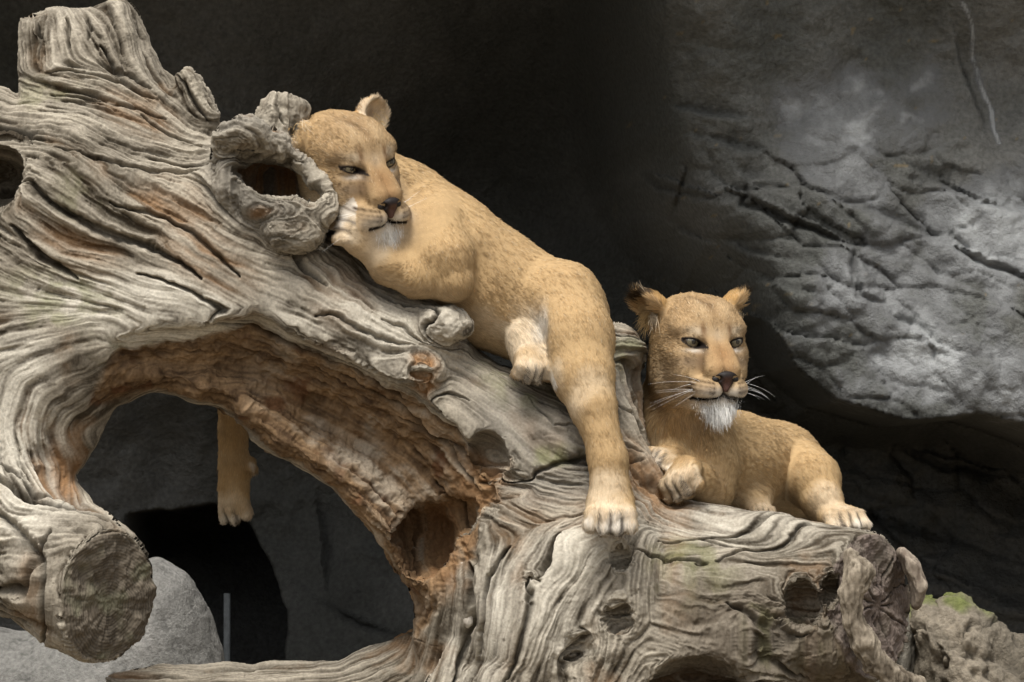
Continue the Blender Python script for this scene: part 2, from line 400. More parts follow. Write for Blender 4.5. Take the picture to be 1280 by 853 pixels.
    lime = worn * (0.34 + 0.26 * n2 + 0.14 * n3) + 0.25 * np.clip(wf, 0, 1)
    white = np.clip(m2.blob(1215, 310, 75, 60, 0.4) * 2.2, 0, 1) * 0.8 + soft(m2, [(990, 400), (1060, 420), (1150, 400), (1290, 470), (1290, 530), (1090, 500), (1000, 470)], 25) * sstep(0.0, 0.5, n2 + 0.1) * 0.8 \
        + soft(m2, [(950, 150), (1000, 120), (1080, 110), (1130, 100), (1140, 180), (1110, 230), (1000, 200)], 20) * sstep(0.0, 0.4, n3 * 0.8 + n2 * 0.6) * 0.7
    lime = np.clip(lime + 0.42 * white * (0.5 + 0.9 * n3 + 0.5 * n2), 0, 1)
    e, t = m2.linedist([(1172, 30), (1184, 48), (1190, 95), (1198, 132), (1213, 190)])
    lime = np.maximum(lime, np.exp(-(e / 2.8) ** 2) * (1.15 + 0.5 * n3)); lime = np.maximum(lime, np.clip(m2.blob(1178, 38, 16, 14) * 1.6 * sstep(-0.2, 0.4, n3), 0, 1))
    och = sstep(0.70, 0.78, fbm2(m.shape, 4, 2)) * onb
    c = lerp3(c, (0.30, 0.22, 0.10), och * 0.5)
    c = c * (1 - 0.35 * crk[..., None])
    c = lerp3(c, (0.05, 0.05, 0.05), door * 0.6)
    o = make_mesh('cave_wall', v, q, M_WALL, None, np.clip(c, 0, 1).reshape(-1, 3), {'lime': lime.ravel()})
    tag(o, kind='structure')
build_wall()

def build_shade_roof():  # unseen rock slab added above the view to keep skylight off the wall
    nx, ny = 130, 60
    x = np.linspace(-3.6, 3.6, nx); t = np.linspace(0, 1, ny)
    X, T = np.meshgrid(x, t)
    Yb = 2.9 - T * (1.35 + 0.75 * sstep(0.9, -0.3, X)); Zb = 2.72 + 0.30 * np.sin(T * 2.2) + 0.1 * T  # front edge reaches further out on the left to shade that side more
    p = np.stack([X, Yb, Zb], -1).reshape(-1, 3)
    p[:, 2] += fbm3(p, 1.1, 4) * 0.22; p[:, 1] += fbm3(p, 0.9, 3, 50) * 0.25 * np.repeat(t, nx)
    top = p.copy(); top[:, 2] += 0.7; top[:, 1] += 0.15
    i = np.arange(nx * ny).reshape(ny, nx)
    q = np.stack([i[:-1, :-1], i[1:, :-1], i[1:, 1:], i[:-1, 1:]], -1).reshape(-1, 4)
    k = nx * ny
    qt = q[:, ::-1] + k
    fr = np.stack([i[-1, :-1], i[-1, :-1] + k, i[-1, 1:] + k, i[-1, 1:]], -1)
    v = np.concatenate([p, top])
    n = fbm3(v, 3, 4)
    c = lerp3((0.055, 0.056, 0.05), (0.12, 0.118, 0.108), sstep(-0.5, 0.5, n))
    tag(make_mesh('unseen_shade_roof', v, np.concatenate([q, qt, fr]), M_ROCK, None, c), kind='structure')
build_shade_roof()

def build_ground():
    r = np.concatenate([np.linspace(0, 4, 40), np.geomspace(4.3, 300, 30)])
    a = np.linspace(0, 2 * math.pi, 73)[:-1]
    R_, A = np.meshgrid(r, a)
    v = np.stack([R_ * np.cos(A), R_ * np.sin(A), np.zeros_like(R_)], -1).reshape(-1, 3)
    near = np.exp(-(np.linalg.norm(v[:, :2], axis=1) / 8) ** 2)
    v[:, 2] += fbm3(v, 1.7, 4) * 0.06 * near
    i = np.arange(len(v)).reshape(len(a), len(r)); j = np.roll(i, -1, 0)
    q = np.stack([i[:, :-1], i[:, 1:], j[:, 1:], j[:, :-1]], -1).reshape(-1, 4)
    tag(make_mesh('ground', v, q, M_SOIL), kind='structure')
build_ground()

def rock(name, outline, y0, R, label, base, tint, moss=0.0, h=0.014, seed=0, flat=1.0, ridg=0.05):
    """a boulder swollen from its outline: rounded, thick, cracked and pitted"""
    xs = [p[0] for p in outline]; ys = [p[1] for p in outline]
    lo = P(min(xs) - 40, max(ys) + 40, y0); hi = P(max(xs) + 40, min(ys) - 40, y0)
    Rm = R * S
    g = Grid((lo[0], y0 - Rm * flat * 1.2 - .05, lo[2]), (hi[0], y0 + Rm * flat * 1.2 + .05, hi[2]), h)
    s = S * (CAM_DIST + y0) / CAM_DIST
    m = Map(min(xs) - 60, min(ys) - 60, max(xs) + 60, max(ys) + 60, 4.0)
    d = m.polydist(outline)
    Xg, Zg = np.meshgrid(g.ax[0], g.ax[2], indexing='ij')
    D = m.sample(d, (Xg / s + 640).ravel(), (426.5 - (Zg - CAM_H) / s).ravel()).reshape(Xg.shape) * S
    g.F = (np.hypot(np.maximum(Rm - D, 0)[:, None, :], ((g.ax[1] - y0) / flat)[None, :, None]) - Rm).astype(np.float32)
    v, q = g.mesh(); v, q = subdivide(v, q); v = smooth(v, q, 2)
    n = vnormals(v, q)
    f = fbm3(v, 6, 5, seed); f2 = np.abs(fbm3(v, 9, 4, seed + 9)); f3 = fbm3(v, 40, 3, seed + 5)
    v = v + n * (f * ridg + (np.minimum(f2, 0.12) - 0.12) * ridg * 2.2 + f3 * 0.11 * ridg + fbm3(v, 110, 3, seed + 8) * 0.05 * ridg)[:, None]
    c = lerp3(base, tint, sstep(-0.4, 0.4, fbm3(v, 8, 4, seed + 30)))
    c = c * (1 - 0.4 * sstep(0.05, 0.0, f2))[:, None]
    if moss: c = lerp3(c, (0.13, 0.15, 0.045), sstep(0.05, 0.35, fbm3(v, 7, 4, seed + 60) + 0.25 * n[:, 2] - 0.15) * moss)
    e = empty(name, P((min(xs) + max(xs)) / 2, max(ys), y0), label, 'rock')
    make_mesh('stone_body', v, q, M_STONE, e, np.clip(c, 0, 1))
    return e
rock('boulder', [(-120, 1060), (-120, 800), (-40, 775), (30, 790), (110, 765), (165, 712), (196, 698), (235, 720), (262, 765), (278, 810), (286, 860), (300, 1060)], 1.6, 130,
     'smooth pale grey boulder below the sawn limb end in front of the dark doorway', (0.21, 0.205, 0.19), (0.27, 0.262, 0.245), seed=3, ridg=0.016, h=0.02)
rock('rock', [(1120, 1090), (1125, 780), (1150, 752), (1170, 760), (1178, 748), (1200, 746), (1222, 760), (1240, 770), (1262, 795), (1330, 800), (1420, 830), (1500, 900), (1520, 1090)], 0.42, 110,
     'rough mossy brown rock beyond the sawn trunk end', (0.15, 0.13, 0.10), (0.25, 0.215, 0.165), moss=0.9, seed=11, ridg=0.075, h=0.013)
rock('rock_ledge', [(800, 1090), (800, 690), (860, 668), (960, 668), (1040, 676), (1110, 705), (1150, 780), (1170, 1090)], 0.52, 150,
     'low rock ledge under the resting lioness behind the trunk', (0.16, 0.15, 0.13), (0.26, 0.24, 0.2), seed=21, ridg=0.03, h=0.024)
def build_post():
    a = P(284, 742, 3.6); b = P(290, 1050, 3.6); w = 0.010
    v = [(a[0] - w, 3.58, b[2]), (a[0] + w, 3.58, b[2]), (a[0] + w, 3.62, b[2]), (a[0] - w, 3.62, b[2]), (a[0] - w, 3.58, a[2]), (a[0] + w, 3.58, a[2]), (a[0] + w, 3.62, a[2]), (a[0] - w, 3.62, a[2])]
    q = [(0,1,5,4), (1,2,6,5), (2,3,7,6), (3,0,4,7), (4,5,6,7), (3,2,1,0)]
    o = make_mesh('door_post', v, q, plain_mat('grey_metal', (0.22, 0.235, 0.24), 0.6, 0.3, noise=0.2), smooth_shade=False)
    tag(o, 'thin grey upright post inside the dark cave doorway', 'post')
build_post()
# ------------------------------------------------------------------ the dead tree
TM = Map(-130, -60, 1200, 940, 1.0)
def flow_field(m, ctl, knots, p=1.6):
    C = np.zeros(m.shape, np.float32); Sn = np.zeros(m.shape, np.float32); W = np.zeros(m.shape, np.float32)
    for x, y, dx, dy in ctl:
        a = 2 * math.atan2(dy, dx)
        w = 1.0 / ((m.X - x) ** 2 + (m.Y - y) ** 2 + 400.0) ** p
        C += w * math.cos(a); Sn += w * math.sin(a); W += w
    C /= W; Sn /= W
    for x, y, r, st in knots:                      # the grain runs round a knot
        dx, dy = m.X - x, m.Y - y; rr = np.hypot(dx, dy)
        w = st * np.exp(-(rr / r) ** 2); a = 2 * (np.arctan2(dy, dx) + math.pi / 2)
        C = C * (1 - w) + np.cos(a) * w; Sn = Sn * (1 - w) + np.sin(a) * w
    wob = noise2(m.shape, 60 / m.step) * 0.20 + noise2(m.shape, 16 / m.step) * 0.07
    a = 0.5 * np.arctan2(Sn, C) + wob
    return np.cos(a).astype(np.float32), np.sin(a).astype(np.float32)
def lic(ux, uy, src, n, step=1.0):                 # smear noise along the grain
    h, w = src.shape; acc = src.copy(); cnt = 1.0
    J0, I0 = np.mgrid[0:h, 0:w].astype(np.float32)
    for sg in (1, -1):
        x, y = I0.copy(), J0.copy(); px_, py_ = ux * sg, uy * sg
        for k in range(n):
            x += px_ * step; y += py_ * step
            np.clip(x, 0, w - 1, x); np.clip(y, 0, h - 1, y)
            ii = x.astype(np.int32); jj = y.astype(np.int32)
            acc += src[jj, ii]; cnt += 1
            vx, vy = ux[jj, ii], uy[jj, ii]; s = np.where(vx * px_ + vy * py_ < 0, -1, 1).astype(np.float32)
            px_, py_ = vx * s, vy * s
    acc -= acc.mean(); return acc / acc.std()

GRAIN = [(50,60,0,1),(30,40,0,1),(90,40,.1,1),(130,40,.4,1),(170,70,.5,1),(60,112,1,.1),(110,105,1,.25),(170,125,1,.6),(225,150,.8,.6),(245,115,.3,1),(150,170,1,.3),(60,205,1,.35),(20,130,1,.3),
  (120,260,1,.55),(200,290,1,.5),(200,205,1,.12),(255,205,1,-.25),(260,175,1,.15),(350,150,.25,-1),(300,150,.6,-.8),(60,290,1,.7),(120,330,1,.3),(250,350,1,.45),(350,380,1,.5),(330,330,1,.5),(450,340,1,.8),(420,310,1,1),
  (500,368,1,.35),(540,400,1,.3),(480,430,1,.5),(580,480,1,.6),(650,530,1,.6),(640,620,1,.5),(700,580,1,.35),(780,620,.8,.9),(820,590,.8,1),(870,660,1,.2),(960,680,1,-.25),(1020,672,1,-.2),(780,480,.3,1),(780,430,1,.2),
  (640,760,-.3,1),(590,800,-.35,1),(560,780,-.2,1),(700,720,-.7,1),(760,675,-1,.5),(660,750,-.45,1),(720,790,-.35,1),(690,840,-.2,1),(790,720,-.2,1),(850,760,1,.3),(900,710,1,-.15),(900,810,1,.15),(1000,800,1,.25),(960,750,1,.1),(1000,700,1,-.1),
  (60,430,1,-.1),(110,455,1,-.4),(40,500,.4,-1),(15,560,.1,1),(60,620,.7,1),(40,680,1,.6),(120,690,1,.25),(50,760,1,.2),(0,640,.6,1),(200,380,1,.15),(300,470,1,.3),(400,500,1,.6),(480,580,1,.8),(550,600,1,.9),(160,480,1,-.6),(240,450,1,0),(90,590,.2,1),
  (520,680,.4,1),(300,850,1,-.05),(450,830,1,-.3)]
KNOTS = [(338,232,62,.95),(562,408,26,.5),(532,466,30,.7),(768,760,30,.9),(620,568,34,.6),(715,810,32,.7),(1000,745,40,.5),(205,315,20,.7),(860,835,45,.5)]
CRACKS = [([(40,238),(90,262),(150,292),(205,318),(262,350)],5,.035), ([(50,75),(52,40),(48,12)],2.5,.02), ([(92,62),(88,35),(86,10)],3,.025), ([(115,50),(112,25),(108,4)],3,.02),
  ([(62,92),(110,92),(160,108),(200,125)],3,.018), ([(130,60),(150,85),(190,110)],3,.018), ([(70,125),(130,132),(180,142),(212,150)],2.2,.012), ([(30,285),(70,320),(110,345)],5,.03),
  ([(185,345),(250,365),(305,395),(380,422),(440,450)],2.8,.03), ([(440,450),(480,475),(505,498)],2.2,.018), ([(180,150),(220,175),(255,190)],2.5,.014), ([(80,205),(150,222),(215,232),(262,228)],2.2,.012),
  ([(150,260),(220,285),(280,325),(310,350)],3,.02), ([(372,322),(380,345),(410,372)],4,.03), ([(540,492),(570,502),(585,510)],1.8,.01), ([(545,600),(575,625),(590,655)],2,.014), ([(400,400),(450,420),(520,445)],2.2,.012),
  ([(610,470),(650,495),(700,520),(720,535)],1.6,.008), ([(660,505),(690,540),(735,545)],1.3,.006), ([(760,495),(785,510),(800,530)],2,.012), ([(775,555),(800,565)],2,.01), ([(600,600),(640,598),(700,575),(745,572),(800,575)],3,.02),
  ([(870,690),(930,668),(985,655)],2,.01), ([(890,720),(950,690),(1010,668)],2.2,.012), ([(700,690),(665,740),(645,800),(632,853)],4,.03), ([(585,715),(590,760),(570,853)],5,.035), ([(640,690),(610,720),(600,800)],3,.015),
  ([(0,600),(40,640),(95,672),(150,690)],4,.03), ([(0,640),(40,672),(75,715),(75,745)],4,.03), ([(0,705),(50,712),(85,700)],3.5,.025), ([(0,740),(40,752),(80,750)],3.5,.03), ([(10,590),(60,640),(120,665)],2.5,.015),
  ([(790,700),(830,720),(880,722)],3,.012), ([(820,690),(870,690),(920,700)],2,.008), ([(900,760),(940,790),(1000,800)],4,.02), ([(225,90),(240,120),(262,150)],3,.02), ([(355,125),(350,145),(358,165)],2,.012), ([(500,520),(560,548),(620,590)],3,.016),
  ([(430,465),(500,505),(560,555),(600,610)],3,.016), ([(480,410),(520,428),(580,440)],2,.01), ([(500,372),(540,385),(580,395)],2.2,.012), ([(480,385),(530,402),(560,420)],2.2,.012)]
UNDER = [(120,500),(140,462),(160,428),(200,416),(262,408),(325,396),(395,425),(450,452),(520,490),(572,530),(605,575),(625,620),(600,655),(596,700),(570,720),(545,760),(520,800),(515,747),(483,690),(420,613),(383,591),(311,541),(277,510),(230,497),(191,491),(150,505)]
TRUNK = [(-130,100),(-20,100),(2,108),(22,122),(20,85),(16,50),(17,20),(60,10),(110,2),(160,-8),(168,12),(185,55),(205,85),(216,102),(222,88),(240,90),(255,115),(264,142),(285,160),(300,166),(322,160),(345,175),(380,190),(395,225),(410,240),(412,262),(404,285),(430,300),(455,325),(500,343),(545,360),(582,392),(590,412),(600,440),(650,462),(700,462),(745,430),(768,404),(792,408),(806,436),(803,475),(806,520),(818,560),(838,600),(855,634),(900,634),(950,650),(1000,656),(1030,670),(1030,900),(1040,1140),(500,1140),(516,930),(524,826),(515,747),(483,690),(420,613),(383,591),(311,541),(277,510),(230,497),(191,491),(150,505),(130,530),(114,563),(95,600),(82,640),(60,665),(20,690),(-130,720)]
def ctlmap(m, pts, p=1.5):
    a = np.zeros(m.shape, np.float32); W = np.zeros(m.shape, np.float32)
    for x, y, v in pts:
        w = 1 / ((m.X - x) ** 2 + (m.Y - y) ** 2 + 900) ** p; a += w * v; W += w
    return a / W
def PX(px, py, y=0.0): return np.array([(px - 640) * S, y, CAM_H + (426.5 - py) * S])   # tree's own x-z plane, no perspective

LIMB_C, LIMB_N = PX(152, 748, -0.29), nrm((0.74, -0.66, -0.10))
END_C, END_N = PX(1090, 752, -0.13), nrm((0.78, -0.62, 0.05))

def build_tree():
    h = 0.0096
    g = Grid(PX(-130, 1135, -0.46), PX(1190, -20, 0.36), h)
    m = Map(-140, -40, 1210, 1150, 3.0)
    rag = fbm2(m.shape, 9, 3) * 5 + fbm2(m.shape, 24, 3) * 6
    m.X = m.X + rag; m.Y = m.Y + fbm2(m.shape, 10, 3) * 6
    d = m.polydist(TRUNK)
    Rm = ctlmap(m, [(80,50,68),(60,110,95),(100,250,130),(30,560,72),(90,600,60),(30,660,75),(120,450,105),(300,350,118),(250,150,60),(400,420,120),(500,470,115),(700,560,115),(785,460,45),(780,540,75),(640,780,120),(800,760,140),(1000,760,115),(560,800,80)])
    Y0 = ctlmap(m, [(80,50,.06),(100,250,0),(30,560,-.06),(30,660,-.1),(300,350,-.02),(500,470,0),(700,560,0),(785,460,.06),(640,780,-.10),(760,660,-.06),(800,760,-.05),(1000,760,-.06),(560,800,-.03),(640,1000,-.1)])
    Xg, Zg = np.meshgrid(g.ax[0], g.ax[2], indexing='ij')
    pu = (Xg / S + 640).ravel(); pv = (426.5 - (Zg - CAM_H) / S).ravel()
    smp = lambda im: m.sample(im, pu, pv).reshape(Xg.shape).astype(np.float32)
    D = smp(d) * S; R = smp(Rm) * S; Yc = smp(Y0)
    g.F = (np.hypot(np.maximum(R - D, 0)[:, None, :], g.ax[1][None, :, None] - Yc[:, None, :]) - R[:, None, :]).astype(np.float32)
    r_ = lambda v: v * S
    # low root running along the ground towards the boulder
    dr = smp(m.polydist([(135,850),(200,840),(330,838),(420,832),(470,812),(524,790),(600,780),(640,1140),(120,1140)])) * S
    Rr = 60 * S
    g.F = smin(g.F, (np.hypot(np.maximum(Rr - dr, 0)[:, None, :], g.ax[1][None, :, None] - 0.10) - Rr).astype(np.float32), 0.03)
    # curled limb with its sawn end, and the felled trunk with its sawn end
    sl, q = g.box(PX(-130, 960, -0.46), PX(260, 480, 0.2))
    f = sd_cone(q, PX(-60, 560, -0.02), PX(30, 660, -0.12), r_(88), r_(92)); f = smin(f, sd_cone(q, PX(30, 672, -0.12), LIMB_C + LIMB_N * 0.06, r_(90), r_(76)), 0.03)
    f = smax(f, (q[0] - LIMB_C[0]) * LIMB_N[0] + (q[1] - LIMB_C[1]) * LIMB_N[1] + (q[2] - LIMB_C[2]) * LIMB_N[2], 0.012)
    g.op(sl, f, 0.03)
    sl, q = g.box(PX(700, 1050, -0.46), PX(1190, 560, 0.36))
    f = sd_cone(q, PX(820, 760, 0.06), END_C + END_N * 0.08, r_(118), r_(88))
    f = smax(f, (q[0] - END_C[0]) * END_N[0] + (q[1] - END_C[1]) * END_N[1] + (q[2] - END_C[2]) * END_N[2], 0.012)
    g.op(sl, f, 0.04)
    # burl round the knot hollow, snapped stub above it, bosses
    g.ell(PX(330, 235, -0.12), (r_(72), 0.15, r_(62)), k=0.05)
    g.cone(PX(335, 205, -0.12), PX(362, 140, -0.12), r_(40), r_(25), 0.03)
    sl, q = g.box(PX(300, 130, -0.3), PX(420, 60, 0.1)); g.op(sl, PX(0, 125)[2] - q[2] - 0.25 * (q[0] - PX(350, 0)[0]) + 0 * q[1], 0.006, 'cut')
    g.cone(PX(250, 150, -0.04), PX(236, 102, -0.05), r_(24), r_(15), 0.02); g.cone(PX(262, 150, -0.05), PX(250, 118, -0.06), r_(16), r_(10), 0.01)
    g.ell(PX(374, 292, -0.24), (r_(36), 0.06, r_(27)), k=0.03)
    g.ell(PX(558, 406, -0.16), (r_(36), 0.06, r_(23)), k=0.03)
    g.ell(PX(525, 464, -0.19), (r_(34), 0.05, r_(24)), k=0.03)
    rim = [(282,200),(292,180),(320,172),(350,186),(385,212),(412,240),(408,266),(370,262),(325,258),(296,240)]
    rr_ = [9, 13, 16, 12, 9, 12, 15, 17, 13, 10]; ry_ = [.03, .0, -.02, .01, .035, .04, .0, -.015, .01, .02]
    for i, (a, b) in enumerate(zip(rim, rim[1:] + rim[:1])):
        j = (i + 1) % len(rim); g.cone(PX(*a, -0.25 + ry_[i]), PX(*b, -0.25 + ry_[j]), r_(rr_[i]), r_(rr_[j]), 0.025)
    g.ell(PX(345, 222, -0.25), (r_(48), 0.13, r_(25)), nrm3(0.35), 0.012, 'cut'); g.ell(PX(352, 234, -0.13), (r_(46), 0.12, r_(30)), nrm3(0.35), 0.012, 'cut')
    g.ell(PX(395, 250, -0.24), (r_(18), 0.06, r_(14)), None, 0.01, 'cut')
    # hollow under the arch where the heartwood has rotted away
    dU = smp(m.polydist(UNDER)) * S
    yc = Yc - 0.165 + np.clip(dU, 0, 0.12) * 0.9
    sl = (slice(None),) * 3
    cut = np.maximum(-dU[:, None, :] + 0 * g.ax[1][None, :, None], g.ax[1][None, :, None] - yc[:, None, :])
    g.F = smax(g.F, -cut, 0.02); del cut
    g.ell(PX(532, 672, -0.08), (r_(40), 0.17, r_(50)), None, 0.012, 'cut')
    g.ell(PX(568, 640, -0.13), (r_(34), 0.10, r_(26)), None, 0.012, 'cut')
    g.ell(PX(612, 566, -0.19), (r_(22), 0.09, r_(30)), nrm3(-0.4), 0.008, 'cut')
    g.ell(PX(640, 600, -0.22), (r_(26), 0.03, r_(14)), None, 0.01, 'cut')
    g.ell(PX(0, 228, -0.14), (r_(48), 0.24, r_(40)), None, 0.012, 'cut')
    g.ell(PX(532, 468, -0.255), (r_(20), 0.035, r_(13)), None, 0.008, 'cut')
    # buttresses of the base: flowing lobes, eye-shaped hole, hollows
    for pts, rr in (([(770,655,-.20),(705,694,-.235),(660,752,-.25),(636,853,-.25),(620,1000,-.25)], (20,25,28,32,40)), ([(785,680,-.21),(795,745,-.235),(765,800,-.25),(735,900,-.26)], (22,26,28,34)),
                    ([(586,712,-.14),(580,770,-.17),(555,860,-.18),(540,1000,-.18)], (12,15,20,24)), ([(860,650,-.12),(960,668,-.16),(1040,690,-.19)], (26,28,20)), ([(840,770,-.2),(930,790,-.22),(1020,800,-.22)], (40,44,36))):
        for k in range(len(pts) - 1): g.cone(PX(*pts[k]), PX(*pts[k + 1]), r_(rr[k]), r_(rr[k + 1]), 0.035)
    g.ell(PX(768, 760, -0.31), (r_(19), 0.06, r_(14)), nrm3(-0.25), 0.008, 'cut')
    g.ell(PX(720, 805, -0.31), (r_(20), 0.05, r_(26)), nrm3(0.3), 0.01, 'cut')
    g.ell(PX(662, 715, -0.30), (r_(8), 0.04, r_(6)), None, 0.006, 'cut')
    g.ell(PX(862, 850, -0.26), (r_(62), 0.12, r_(40)), None, 0.015, 'cut')
    g.ell(PX(992, 748, -0.24), (r_(26), 0.07, r_(34)), None, 0.01, 'cut'); g.ell(PX(1024, 730, -0.24), (r_(12), 0.06, r_(22)), None, 0.008, 'cut')
    g.ell(PX(772, 690, -0.27), (r_(12), 0.03, r_(18)), None, 0.008, 'cut')
    v, q = g.mesh(); del g
    v = smooth(v, q, 1)
    n = vnormals(v, q)
    # finer facets where the wood faces the front
    fn = n[q].mean(1); fc = v[q].mean(1)
    sel = (fn[:, 1] < 0.12) & (fc[:, 2] > CAM_H + (426.5 - 880) * S) & (fc[:, 0] > -1.28)
    rest, qs = q[~sel], q[sel]
    for it in (2, 2):
        v, qs = subdivide(v, qs); v = smooth_inside(v, qs, it)
    q = np.concatenate([rest, qs])
    n = vnormals(v, q)

    # grain relief, painted along the flow of the fibres
    ux, uy = flow_field(TM, GRAIN, KNOTS)
    st = TM.step
    fine = lic(ux, uy, noise2(TM.shape, 1.7), 20)
    med = lic(ux, uy, fbm2(TM.shape, 6.5 / st, 3), 30, 1.6)
    big = lic(ux, uy, fbm2(TM.shape, 26 / st, 4), 28, 2.8); chk = lic(-uy, ux, noise2(TM.shape, 2.0), 7); chk = sstep(2.0, 2.9, -chk) * sstep(-0.1, 0.4, fbm2(TM.shape, 40, 3))
    patchy = fbm2(TM.shape, 90, 4)
    rough = np.clip(ctlmap(TM, [(100,150,1),(200,250,1.1),(100,300,1.2),(250,392,.15),(170,390,.1),(330,405,.2),(420,440,.35),(120,470,.3),(40,450,.4),(30,520,.35),(60,560,.6),(40,680,1.2),(450,430,.8),(480,370,1.1),(640,500,.25),(690,550,.25),(600,470,.4),(780,450,1.0),(690,720,.35),(700,790,.5),(600,780,.45),(840,700,.35),(640,620,.9),(900,672,.25),(980,680,.4),(960,760,.9),(900,820,1.1),(790,600,1.1)]) + 0.6 * patchy, 0.14, 1.4)
    disp = (np.clip(fine, -2.5, 2.5) * 0.0014 + np.clip(med, -2, 2) * 0.0014 + np.tanh(med * 2) * 0.0010 + np.clip(big, -2.2, 2.2) * 0.0030 + np.tanh(big * 2.6) * 0.0022) * rough
    fiss = sstep(1.0, 1.9, -med) * 0.010 + sstep(1.35, 2.1, -big) * 0.022
    disp -= fiss * rough + chk * 0.0035
    crk = np.zeros(TM.shape, np.float32)
    wx, wy = TM.X, TM.Y; jit = noise2(TM.shape, 7) * 1.2 + noise2(TM.shape, 30) * 2.5
    TM.X = wx + jit; TM.Y = wy + np.roll(jit, 37, 1)
    for pts, w, dep in CRACKS:
        e, t = TM.linedist(pts); ww = w * 0.75 * (0.35 + np.sin(np.pi * np.clip(t, 0.02, 0.98)) * 0.85)
        gk = np.exp(-(e / ww) ** 2); crk = np.maximum(crk, gk); disp -= dep * gk
        disp += 0.004 * np.exp(-(np.clip(e - ww, 0, None) / 7) ** 2) * (e > ww)
    dUn = TM.polydist(UNDER); und = sstep(-5, 7, dUn)
    TM.X, TM.Y = wx, wy
    lump = fbm2(TM.shape, 22, 4) * 0.020 + np.abs(fbm2(TM.shape, 12, 3)) * -0.014
    disp = disp * (1 - 0.1 * und) + und * lump * 0.8
    lowr = sstep(700, 790, TM.Y) * sstep(800, 880, TM.X)
    disp += lowr * (np.abs(fbm2(TM.shape, 16, 4)) * -0.02 + 0.004)
    rotr = sstep(0, 1, np.clip(TM.blob(810, 610, 60, 75, .6) * 2, 0, 1)); disp += rotr * (np.clip(big, -2, 2) * 0.003 + np.clip(med, -2, 2) * 0.002)

    # colours
    def mix(c, k, t): return lerp3(c, k, np.clip(t, 0, 1))
    tone = 0.5 + 0.19 * np.clip(med, -2, 2) + 0.20 * np.clip(fine, -2, 2) + 0.13 * np.clip(big, -2, 2) + 0.2 * patchy
    c = lerp3((0.055, 0.043, 0.029), (0.36, 0.32, 0.255), np.clip(tone, 0, 1))
    warm = np.clip(fbm2(TM.shape, 46, 4) * 1.2, 0, 1) * sstep(-0.3, 1.2, -big)
    c = mix(c, (0.26, 0.155, 0.08), warm * 0.75)
    pale = np.zeros(TM.shape, np.float32)
    for cx, cy, rx, ry, rot, a in ((190,385,200,50,.1,1.25),(30,520,80,130,0,1.1),(330,400,130,45,.4,.6),(470,420,90,45,.5,.6),(60,640,90,70,.6,.8),(600,790,50,110,.2,.8),(690,750,70,90,-.5,.55),(900,665,150,40,0,.65),(560,400,40,30,0,.4),(720,690,70,40,-.3,.7),(20,600,60,90,0,.7)):
        pale = np.maximum(pale, a * np.clip(TM.blob(cx, cy, rx, ry, rot) * 1.8, 0, 1))
    c = mix(c, (0.55, 0.51, 0.43), pale * (0.62 + 0.16 * med + 0.18 * fine) * sstep(-0.6, 0.3, patchy + 0.2))
    greyb = np.zeros(TM.shape, np.float32)
    for cx, cy, rx, ry, rot in ((670,540,110,60,.5),(700,610,90,40,0),(780,450,45,60,0),(480,370,90,35,.4),(330,230,90,70,.4)):
        greyb = np.maximum(greyb, np.clip(TM.blob(cx, cy, rx, ry, rot) * 2, 0, 1))
    c = mix(c, (0.19, 0.175, 0.15), greyb * 0.55)
    for cx, cy, rx, ry, rot, a in ((90,370,90,45,.2,.5),(160,420,60,30,0,.3),(110,250,40,30,0,.25),(640,480,80,45,.6,.35),(790,440,40,40,0,.5),(60,120,60,30,0,.3),(860,720,70,50,0,.45),(940,785,30,22,0,1.2),(680,570,60,14,0,.6),(1000,790,90,40,0,.35),(80,400,40,30,0,.5)):
        c = mix(c, (0.16, 0.165, 0.07), a * np.clip(TM.blob(cx, cy, rx, ry, rot) * 1.6, 0, 1) * sstep(-0.2, 0.5, fbm2(TM.shape, 18, 3) + 0.1))
    n_u = fbm2(TM.shape, 16, 4); n_v = fbm2(TM.shape, 50, 4)
    ucol = lerp3((0.07, 0.042, 0.023), (0.27, 0.175, 0.095), np.clip(0.45 + 0.45 * n_u + 0.3 * n_v + 0.14 * med + 0.14 * fine, 0, 1))
    ucol = mix(ucol, (0.10, 0.045, 0.02), sstep(0.25, 0.6, fbm2(TM.shape, 34, 4)) * 0.8)
    ucol = mix(ucol, (0.36, 0.31, 0.24), sstep(-0.05, 0.5, fbm2(TM.shape, 70, 4) + 0.12 * med) * sstep(280, 420, TM.X) * 0.75)
    c = lerp3(c, (0, 0, 0), 0 * und) * (1 - und[..., None]) + ucol * und[..., None]
    rust = np.zeros(TM.shape, np.float32)
    for cx, cy, rx, ry, rot, a in ((810,605,50,80,-.6,1),(90,600,40,60,0,1),(110,310,70,35,.4,.6),(230,270,70,40,.4,.5),(180,150,70,40,.5,.5),(600,600,50,50,0,.8),(270,330,80,40,.5,.6),(520,330,60,40,.5,.3),(430,380,60,40,.7,.4),(700,650,90,40,.2,.35),(560,690,40,60,0,.9),(345,228,45,28,.4,1.3),(535,470,25,18,0,1),(870,830,60,40,0,.6),(1000,745,30,35,0,.7),(100,790,110,25,.3,.7)):
        rust = np.maximum(rust, a * np.clip(TM.blob(cx, cy, rx, ry, rot) * 1.7, 0, 1))
    c = mix(c, (0.27, 0.15, 0.07), rust * (0.5 - 0.25 * np.clip(med, -1.5, 1.5)))
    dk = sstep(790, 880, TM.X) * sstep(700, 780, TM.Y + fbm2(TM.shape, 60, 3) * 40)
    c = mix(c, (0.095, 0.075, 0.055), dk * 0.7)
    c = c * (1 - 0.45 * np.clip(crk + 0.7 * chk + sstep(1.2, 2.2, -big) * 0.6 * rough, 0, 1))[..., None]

    nzc = np.clip(n[:, 2], -1, 1)
    pu = v[:, 0] / S + 640; pv = 426.5 - (v[:, 2] - CAM_H) / S
